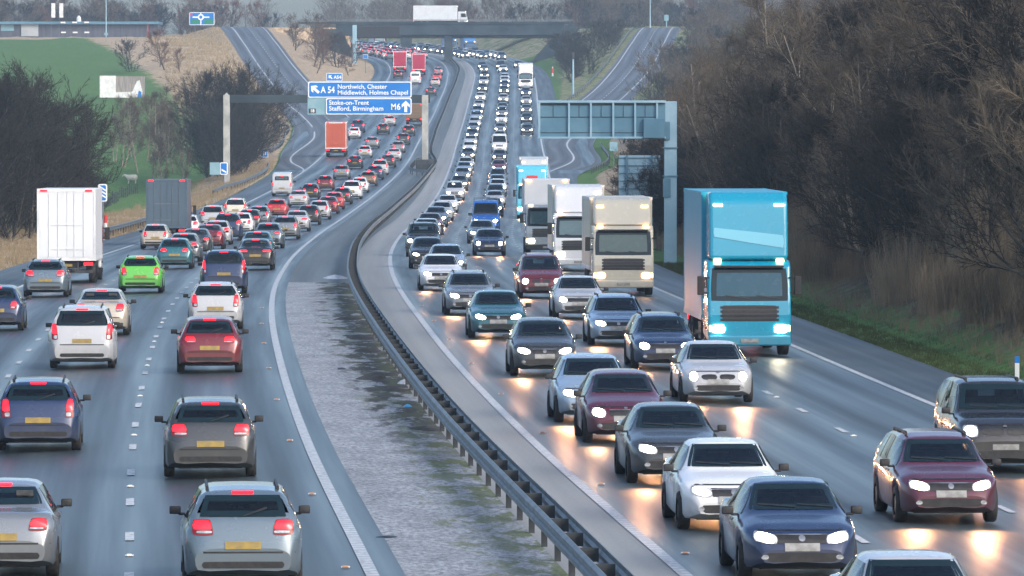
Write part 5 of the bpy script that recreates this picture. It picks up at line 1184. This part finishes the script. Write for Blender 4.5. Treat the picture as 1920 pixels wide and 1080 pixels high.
a, b = at(188, 182, Y8), at(270, 143, Y8); t = MB(); t.box(((a.x+b.x)/2, Y8+1.2, (a.z+b.z)/2), (b.x-a.x, 2.2, b.z-a.z)); M['boards'] = mat('grey_boards', (.2, .18, .17), .85, base2=(.32, .29, .27), scale=1.2, stretch=(6, 6, .5)); reloc(t.build('box_body', M['boards']), tr)
a, b = at(187, 183, Y8), at(217, 142, Y8); panel('white_sheet', a.x, b.x, a.z, b.z, Y8, M['white'], tr, .06)
pts = [at(px, py, Y8) for px, py in ((217, 183), (266, 184), (267, 172), (262, 150), (257, 152), (253, 160), (248, 172), (217, 173))]; flat('white_sheet', [(p.x, p.z) for p in pts], Y8-.02, M['white'], tr, .05)
pts = [at(px, py, Y8) for px, py in ((258, 184), (266, 184), (265, 172), (260, 170))]; flat('torn_corner', [(p.x, p.z) for p in pts], Y8-.08, M['sign_blue'], tr, .03)
zg = ground(at(230, 184, Y8).x, Y8)
for px in (200, 255):
    for dy in (.4, 2.0):
        a = at(px, 184, Y8); t = MB(); t.tube((a.x-.12, Y8+dy, a.z-.1), (a.x+.12, Y8+dy, a.z-.1), .5, n=16); reloc(t.build('wheel', M['rubber']), tr)
for px in (192, 228, 264):
    a = at(px, 183, Y8); t = MB(); t.box((a.x, Y8+1, (a.z+zg-.4)/2), (.15, .15, max(.3, a.z-zg+.8))); reloc(t.build('prop_leg', M['wood']), tr)
def skin_animal(name, verts, edges, radii, m, root_i):
    me = bpy.data.meshes.new(name); me.from_pydata(verts, edges, []); o = bpy.data.objects.new(name, me); col.objects.link(o)
    me.materials.append(m)
    sk = o.modifiers.new('skin', 'SKIN'); 
    if not me.skin_vertices: me.attributes  # layer is made by the modifier below
    return o
def sheep(px, py, Y, label, yaw):
    r0 = at(px, py, Y); zg = ground(r0.x, Y); mb = MB(); rows = []
    for k, (y, zc, rx, rz_) in enumerate([(-.6, .62, .02, .02), (-.56, .62, .2, .2), (-.4, .62, .28, .28), (-.1, .6, .31, .3), (.25, .61, .29, .28), (.45, .66, .22, .22), (.58, .76, .15, .15), (.72, .84, .12, .11), (.84, .82, .1, .09), (.96, .74, .06, .06), (1.0, .72, .02, .02)]):
        rows.append([(rx*math.cos(2*math.pi*q/14)*(1+.06*math.sin(5*q+k)), y, zc+rz_*math.sin(2*math.pi*q/14)*(1+.06*math.cos(3*q+2*k))) for q in range(14)])
    mb.rows(rows, closed=True)
    for sx in (-.15, .15):
        for sy in (-.38, .33): mb.tube((sx, sy, .5), (sx*.95, sy-.03, .25), .07, .045, 7); mb.tube((sx*.95, sy-.03, .26), (sx*.95, sy, 0), .045, .04, 7)
    for sx in (-1, 1): mb.tube((sx*.09, .76, .9), (sx*.2, .74, .88), .03, .02, 6)
    o = mb.build('sheep', M['fleece'], smooth=True); o.location = (r0.x, Y, zg); o.rotation_euler = (0, 0, yaw); o.scale = (1.2, 1.2, 1.2); return tag(o, label, 'sheep')
M['fleece'] = mat('fleece', (.5, .47, .4), .95, base2=(.68, .65, .58), scale=9, bump=.5)
SHY = 748
sheep(247, 362, SHY, 'cream sheep grazing on green grass beyond the field fence', R(80))
# brick house and lit vehicle glimpsed between the trees, upper right
q = vehicle(-1, 1, 0, 'dark grey', 'hatchback', Y=700); VEH.pop(); p = at(1512, 49, 690)
q.location = (p.x, 690, ground(p.x, 690)); q.rotation_euler = (0, 0, R(10)); tag(q, 'dark hatchback with red tail lights glimpsed between trees above the bank', 'car')
# ------------------------------------------------------------------ vegetation
M['bark'] = mat('grey_bark', (.05, .045, .04), .9, base2=(.1, .09, .075), scale=3)
M['bark_pale'] = mat('pale_bark', (.2, .17, .13), .85, base2=(.32, .27, .2), scale=2.5)
def twig_mat(name, a, b):
    m = bpy.data.materials.new(name); m.use_nodes = True; t = m.node_tree; bs = t.nodes['Principled BSDF']
    oi = t.nodes.new('ShaderNodeObjectInfo'); tc = t.nodes.new('ShaderNodeTexCoord'); n = t.nodes.new('ShaderNodeTexNoise'); n.inputs['Scale'].default_value = .8; n.inputs['Detail'].default_value = 3
    t.links.new(tc.outputs['Object'], n.inputs['Vector'])
    ad = t.nodes.new('ShaderNodeMath'); ad.operation = 'MULTIPLY_ADD'; ad.inputs[1].default_value = .5; t.links.new(oi.outputs['Random'], ad.inputs[0]); sb = t.nodes.new('ShaderNodeMath'); sb.operation = 'MULTIPLY_ADD'; sb.inputs[1].default_value = 1.2; sb.inputs[2].default_value = -.35; t.links.new(n.outputs[0], sb.inputs[0]); t.links.new(sb.outputs[0], ad.inputs[2])
    mx = t.nodes.new('ShaderNodeMix'); mx.data_type = 'RGBA'; mx.inputs[6].default_value = (*a, 1); mx.inputs[7].default_value = (*b, 1); t.links.new(ad.outputs[0], mx.inputs[0]); t.links.new(mx.outputs[2], bs.inputs['Base Color'])
    bs.inputs['Roughness'].default_value = .9; bs.inputs['Specular IOR Level'].default_value = .15
    return m
M['twig'] = twig_mat('bare_twigs', (.07, .055, .042), (.17, .14, .105))
M['twig_dark'] = twig_mat('dark_twigs', (.02, .02, .019), (.055, .05, .043))
M['twig_red'] = twig_mat('reddish_twigs', (.1, .06, .045), (.17, .1, .075))
M['stem_tan'] = twig_mat('tan_stems', (.15, .115, .08), (.34, .27, .19))
M['hay'] = twig_mat('dead_grass', (.2, .15, .09), (.4, .32, .2)); M['grass'] = twig_mat('grass_blades', (.03, .042, .015), (.08, .09, .035)); M['reed'] = twig_mat('brown_weeds', (.13, .1, .065), (.28, .22, .15))
def perp(d, r):
    a = d.orthogonal().normalized(); b = d.cross(a); t = r.uniform(0, 2*math.pi); return a*math.cos(t)+b*math.sin(t)
def limb(mb, p, d, L, r0, r1, seg, n, r, wob_=.18, up=.08):
    pts = [(p.copy(), r0)]; q = p.copy(); dd = d.copy()
    for i in range(seg):
        dd = (dd+perp(dd, r)*r.uniform(0, wob_)+Vector((0, 0, up))).normalized(); q = q+dd*(L/seg); pts.append((q.copy(), r0+(r1-r0)*(i+1)/seg))
    rows = []
    for k, (c, rad) in enumerate(pts):
        t = (pts[min(k+1, len(pts)-1)][0]-pts[max(k-1, 0)][0]).normalized(); a = t.orthogonal().normalized(); b = t.cross(a)
        rows.append([tuple(c+a*(rad*math.cos(2*math.pi*j/n))+b*(rad*math.sin(2*math.pi*j/n))) for j in range(n)])
    mb.rows(rows, closed=True); return pts, dd
def sliver(mb, p, d, L, rad, r):
    a = perp(d, r)*rad; q = p+d*L; b = d.cross(a)
    o = len(mb.v); mb.v += [tuple(p+a), tuple(p-a*.5+b*.8), tuple(p-a*.5-b*.8), tuple(q)]
    mb.f += [(o, o+1, o+3), (o+1, o+2, o+3), (o+2, o, o+3)]; mb.m += [0, 0, 0]
def tree_proto(name, seed, H, spread, stems=1, limbs=9, sub=7, tw=9, fine=3, lowest=.18, twr=.014, tm='twig', bm='bark', trunk_r=.16, shape=1.0, lean=.15):
    r = random.Random(seed); root = bpy.data.objects.new(name, None); col.objects.link(root); tr = MB(); cr = MB()
    for s in range(stems):
        d = Vector((r.uniform(-1, 1)*lean*(1+stems*.3), r.uniform(-1, 1)*lean*(1+stems*.3), 1)).normalized(); h = H*r.uniform(.82, 1)*(.9 if stems > 1 else .92)
        pts, _ = limb(tr, Vector((r.uniform(-.3, .3)*(stems > 1), r.uniform(-.3, .3)*(stems > 1), -.3)), d, h, trunk_r/(stems**.4), .02, 8, 7, r, .1, .06)
        for k in range(limbs):
            f_ = lowest+(1-lowest)*((k+r.random())/limbs); i = min(int(f_*8), 7); u = f_*8-i; p = pts[i][0].lerp(pts[i+1][0], u)
            prof = math.sin(math.pi*min(1, max(.08, ((f_-lowest)/(1-lowest))*.8+.2)))**.7*shape
            dd = (perp(Vector((0, 0, 1)), r)+Vector((0, 0, r.uniform(.25, .9)))).normalized(); Lm = spread*prof*r.uniform(.75, 1.15)
            lp, _ = limb(tr, p, dd, Lm, max(.025, pts[i][1]*.5), .012, 5, 5, r, .22, .1)
            for b in range(sub):
                g_ = .2+.8*(b+r.random())/sub; j = min(int(g_*5), 4); bp_ = lp[j][0].lerp(lp[j+1][0], g_*5-j); bd = ((lp[j+1][0]-lp[j][0]).normalized()+perp(dd, r)*r.uniform(.5, 1.1)+Vector((0, 0, .25))).normalized(); bL = Lm*.42*r.uniform(.6, 1.2)+.3
                bps, _ = limb(cr, bp_, bd, bL, .022, .009, 3, 3, r, .25, .06)
                for t in range(tw):
                    e = (t+r.random())/tw; j2 = min(int(e*3), 2); tp = bps[j2][0].lerp(bps[j2+1][0], e*3-j2); td = (bd*.8+perp(bd, r)*r.uniform(.4, 1.0)+Vector((0, 0, .2))).normalized(); tL = r.uniform(.35, .8)*(.5+.05*H)
                    sliver(cr, tp, td, tL, twr, r)
                    for f2 in range(fine):
                        fd = (td+perp(td, r)*r.uniform(.35, .8)).normalized(); sliver(cr, tp+td*(tL*r.uniform(.25, .8)), fd, tL*r.uniform(.4, .75), twr*.75, r)
    t_ = tr.build('trunk', M[bm], root, smooth=True); c_ = cr.build('crown', M[tm], root); return root
def scrub_proto(name, seed, W_, H, n, tm, rad=.012, fork=4):
    r = random.Random(seed); mb = MB()
    for _ in range(n):
        a = r.uniform(0, 2*math.pi); q = W_/2*math.sqrt(r.random()); p = Vector((q*math.cos(a), q*math.sin(a), -.1)); d = Vector((p.x*.12/W_*2+r.uniform(-.16, .16), p.y*.12/W_*2+r.uniform(-.16, .16), 1)).normalized(); L = H*r.uniform(.45, 1)*(1-.3*(q/W_*2)**2)
        pts, _ = limb(mb, p, d, L, rad*r.uniform(.8, 1.4), rad*.35, 3, 3, r, .09, .02)
        for k in range(fork):
            e = r.uniform(.3, 1); j = min(int(e*3), 2); tp = pts[j][0].lerp(pts[j+1][0], e*3-j); sliver(mb, tp, (d+perp(d, r)*r.uniform(.2, .55)).normalized(), L*r.uniform(.14, .32), rad*.6, r)
    return mb.build(name, M[tm])
_used = {}
def put(proto, x, y, s, rz, label, cat, grp, sz=None, zoff=-.1, mats=None):
    if proto.name.split('.')[0] and proto not in _used: o = proto; _used[proto] = 1
    else: o = copy_tree(proto)
    o.location = (x, y, ground(x, y)+zoff); o.rotation_euler = (0, 0, rz); o.scale = (s, s, sz or s); tag(o, label, cat, grp); return o
TA = tree_proto('bare_tree', 1, 11, 3.6, 1, 15, 7, 9, 3, .14, .016, 'twig', 'bark', .17)
TB = tree_proto('bare_tree', 2, 10, 3.2, 3, 9, 6, 8, 3, .12, .016, 'twig', 'bark_pale', .15)
TC = tree_proto('bare_tree', 3, 10, 4.2, 2, 16, 8, 11, 3, .08, .016, 'twig_dark', 'bark', .2)
TD = tree_proto('bare_tree', 4, 12, 2.6, 2, 11, 6, 8, 3, .22, .016, 'twig', 'bark_pale', .16)
TE = tree_proto('bare_bush_tree', 5, 11.0, 5.0, 6, 12, 8, 10, 3, .04, .018, 'twig_dark', 'bark', .22, 1.05, .3)
FA = tree_proto('far_tree', 6, 10, 4.0, 2, 10, 6, 7, 2, .06, .042, 'twig', 'bark', .2, 1.1)
FB = tree_proto('far_tree', 7, 9, 4.2, 3, 8, 6, 7, 2, .03, .045, 'twig_dark', 'bark', .2, 1.1, .25)
FC = tree_proto('far_tree', 8, 10, 3.6, 1, 12, 6, 7, 2, .15, .042, 'twig_red', 'bark', .18)
FD = tree_proto('bare_bush', 17, 9, 4.4, 4, 8, 6, 7, 2, .02, .045, 'twig_dark', 'bark', .2, 1.15, .3)
FE = tree_proto('bare_bush', 18, 8, 4.2, 4, 8, 6, 7, 2, .02, .042, 'twig_red', 'bark', .18, 1.1, .3)
SA = scrub_proto('thicket', 11, 3.2, 3.6, 330, 'stem_tan'); SB_ = scrub_proto('thicket', 12, 3.4, 3.0, 330, 'twig'); SC_ = scrub_proto('thicket', 13, 3.0, 2.4, 300, 'reed', .011)
vr = random.Random(5)
# wood on the bank beside the oncoming carriageway
n = 0; Y = 150
while Y < 560 and n < 240:
    q = PR(Y); vis = .084*Y+4; d = 4.5+vr.uniform(0, 1.5)
    if Y > 420: d += (Y-420)*.02
    while q+d < vis+2 and d < 34:
        p = vr.choice([TA, TA, TB, TB, TC, TC, TD, TD]); s = vr.uniform(.8, 1.2)*(1.0 if d > 8 else .8); x = q+d
        pale = p in (TB, TD); lab = ('pale stemmed bare tree in the dense wood above the oncoming hard shoulder' if pale else 'dark bare tree in the dense wood above the oncoming hard shoulder')
        put(p, x, Y+vr.uniform(-2.5, 2.5), s, vr.uniform(0, 6.28), lab, 'tree', 'pale stemmed trees in roadside wood' if pale else 'dark trees in roadside wood'); n += 1
        d += vr.uniform(3.2, 4.8)
    Y += 5.2 if Y < 350 else 6.5
for k in range(150):
    Y = vr.uniform(140, 330)+vr.random()**2*150; d = 3.6+abs(vr.gauss(0, 2.6)); x = PR(Y)+d
    if x > .084*Y+3: continue
    p = vr.choice([SA, SA, SB_, SC_]) if d > 4.5 else vr.choice([SC_, SB_, SA]); s = vr.uniform(.7, 1.15)*(1.0 if d > 5.5 else .7)
    lab = {SA: 'thicket of tall tan bare stems at the foot of the roadside wood', SB_: 'thicket of grey bare twigs at the foot of the roadside wood', SC_: 'low thicket of brown dead weeds at the foot of the roadside wood'}[p]
    put(p, x, Y, s, vr.uniform(0, 6.28), lab, 'thicket', {SA: 'tan stem thickets', SB_: 'grey twig thickets', SC_: 'brown weed thickets'}[p])
# dark shrubs on the right edge behind the gantry column, low over the verge
for k in range(26):
    Y = vr.uniform(345, 520); x = PR(Y)+2.6+vr.uniform(0, 4)
    put(vr.choice([TC, TE]), x, Y, vr.uniform(.38, .6), vr.uniform(0, 6.28), 'low dark bare bush at the edge of the wood behind the message gantry', 'bush', 'dark bushes behind message gantry')
# trees beside the southbound verge
for k, (px, Y, s, pr_) in enumerate(((-25, 430, 1.1, TE), (30, 440, 1.15, TC), (65, 455, 1.0, TE), (112, 470, .85, TC), (5, 470, 1.2, TE), (-70, 440, 1.25, TC), (60, 420, .85, TC), (-35, 400, .9, TC), (95, 440, .62, TE), (145, 480, .62, TC), (20, 415, .75, TE), (-100, 460, 1.2, TE), (128, 455, .5, TE), (80, 430, .6, TE))):
    put(pr_, (px-960)*Y/F, Y, s, k*1.3, 'large dark bare tree in the clump behind the white lorry', 'tree', 'dark tree clump behind white lorry')
for k, (px, Y, s) in enumerate(((262, 770, .9), (285, 760, .95), (305, 750, .8), (330, 770, .85), (228, 790, .85), (345, 755, .7), (318, 790, .75), (275, 800, .8), (296, 810, .9), (250, 815, .7), (335, 800, .8), (215, 800, .6), (310, 735, .55), (340, 730, .5))):
    put(TD, (px-960)*Y/F, Y, s, k*2.1, 'slender bare sapling in the green hollow beyond the hay bank', 'tree', 'saplings in the green hollow')
for k, (px, Y, s) in enumerate(((440, 742, 1.25), (465, 760, .98), (412, 735, 1.0), (455, 720, .8), (392, 745, .72), (425, 715, .6))):
    put(TE, (px-960)*Y/F, Y, s, k*1.7, 'broad bushy bare tree behind the concrete gantry leg', 'tree', 'bushy trees behind gantry leg')
for k, (px, Y, s, pr_) in enumerate(((246, 1080, .8, FB), (310, 1090, 1.0, FC), (338, 1085, .6, FC), (300, 1100, .6, FC))):
    put(pr_, (px-960)*Y/F, Y, s*.9, k, ('small dark tree standing on the edge of the hay bank' if pr_ is FB else 'thin reddish bare tree standing on the hay bank below the slip road'), 'tree', None if pr_ is FB else 'reddish trees on hay bank')
# trees round the far bridge and along the horizon
def far(xa, xb, ya, yb, n, sa, sb, lab, grp, protos=(FA, FB, FA, FB, FC), cat='tree'):
    for k in range(n):
        y = vr.uniform(ya, yb); x = vr.uniform(xa, xb)*y/1300
        if PL(y)-2.5 < x < PR(y)+2.5 and not (sB(y)-17 > x > sR(y)+3 or sT(y)-4 > x > sC(y)+17): continue
        if YB-4 < y < YB+16 or Y6-3 < y < Y6+15: continue
        put(vr.choice(protos), x, y, vr.uniform(sa, sb), vr.uniform(0, 6.28), lab, cat, grp)
far(-52, -33, 1120, 1262, 22, .45, .85, 'bare tree on the slope between exit slip road and far bridge', 'trees between slip road and bridge', (FA, FA, FB, FC))
far(8, 24, 1090, 1262, 40, .3, .75, 'dark bare shrub on the slope between far bridge and entry slip road', 'shrubs between bridge and entry slip', (FD,), 'bush')
far(28, 75, 860, 1240, 85, .5, .85, 'hazy bare tree on the bank beyond the entry slip road', 'trees beyond entry slip road', (FA, FB, FA, FB))
far(16, 50, 700, 860, 30, .35, .6, 'low brown bare bush on the bank beyond the entry slip road foot', 'bushes at foot of entry slip', (FE, FD), 'bush')
far(-125, 110, 1420, 1520, 140, .85, 1.25, 'bare tree in the hazy belt behind the far bridges', 'trees behind far bridges')
wr_ = random.Random(77); wm_ = MB()      # the wood on the skyline: one hazy mass
for k in range(230):
    y = wr_.uniform(1560, 1800); x = wr_.uniform(-150, 140)*y/1300; h = wr_.uniform(9, 15)
    if PL(y)-2 < x < PR(y)+2: continue
    z = ground(x, y)
    wm_.tube((x, y, z-.3), (x, y, z+h*.7), .2, .05, 5)
    for j in range(420):
        f_ = wr_.uniform(.12, 1); a = wr_.uniform(0, 6.283); q = h*.36*math.sin(math.pi*min(1, f_*.75+.2))**.7*wr_.random()**.6
        p = Vector((x+q*math.cos(a), y+q*math.sin(a), z+h*f_*.92)); d = Vector((math.cos(a)*.6+wr_.uniform(-.3, .3), math.sin(a)*.6, wr_.uniform(.3, 1.2))).normalized()
        sliver(wm_, p, d, wr_.uniform(.8, 1.9), .05, wr_)
wm_.build('far_wood', M['twig'], kind='stuff')
far(-118, -62, 1410, 1440, 22, .6, 1.0, 'bare tree behind the long dark building', 'trees behind long building')
# tufts: verge grass, dead grass and weeds
def tufts(name, m, area, n, h, rad, seed):
    r = random.Random(seed); mb = MB()
    for _ in range(n):
        x, y = area(r)
        if x is None: continue
        z = ground(x, y)-.02
        for k in range(5):
            d = Vector((r.uniform(-.45, .45), r.uniform(-.45, .45), 1)).normalized(); sliver(mb, Vector((x+r.uniform(-.09, .09), y+r.uniform(-.09, .09), z)), d, h*r.uniform(.5, 1.2), rad, r)
    o = mb.build(name, M[m], kind='stuff'); return o
def verge(y0, y1, d0, d1):
    def f(r):
        y = y0+(y1-y0)*r.random(); x = PR(y)+r.uniform(d0, d1); return (x, y) if x < .084*y+1 else (None, None)
    return f
tufts('verge_grass', 'grass', verge(140, 330, -.1, 2.2), 7000, .16, .008, 1)
tufts('dead_grass', 'reed', verge(140, 420, 2.0, 9), 9000, .5, .009, 2)
def lverge(y0, y1, d0, d1):
    def f(r): y = y0+(y1-y0)*r.random(); return (PL(y)-r.uniform(d0, d1), y)
    return f
tufts('dead_grass', 'hay', lverge(270, 740, .3, 10), 9000, .5, .014, 3)
tufts('dead_grass', 'hay', lverge(930, 1290, .5, 16), 5000, .7, .03, 4)
# ------------------------------------------------------------------ haze
hb = MB(); hb.box((0, 1250, 26), (1400, 2760, 80)); 
hm = bpy.data.materials.new('haze_air'); hm.use_nodes = True; t = hm.node_tree; t.nodes.clear()
pv = t.nodes.new('ShaderNodeVolumePrincipled'); pv.inputs['Density'].default_value = .00017; pv.inputs['Color'].default_value = (.6, .8, 1, 1); pv.inputs['Anisotropy'].default_value = .1
ou = t.nodes.new('ShaderNodeOutputMaterial'); t.links.new(pv.outputs[0], ou.inputs['Volume'])
hz_ = hb.build('haze', hm, kind='stuff')
for p_ in list(_proto.values()): pass
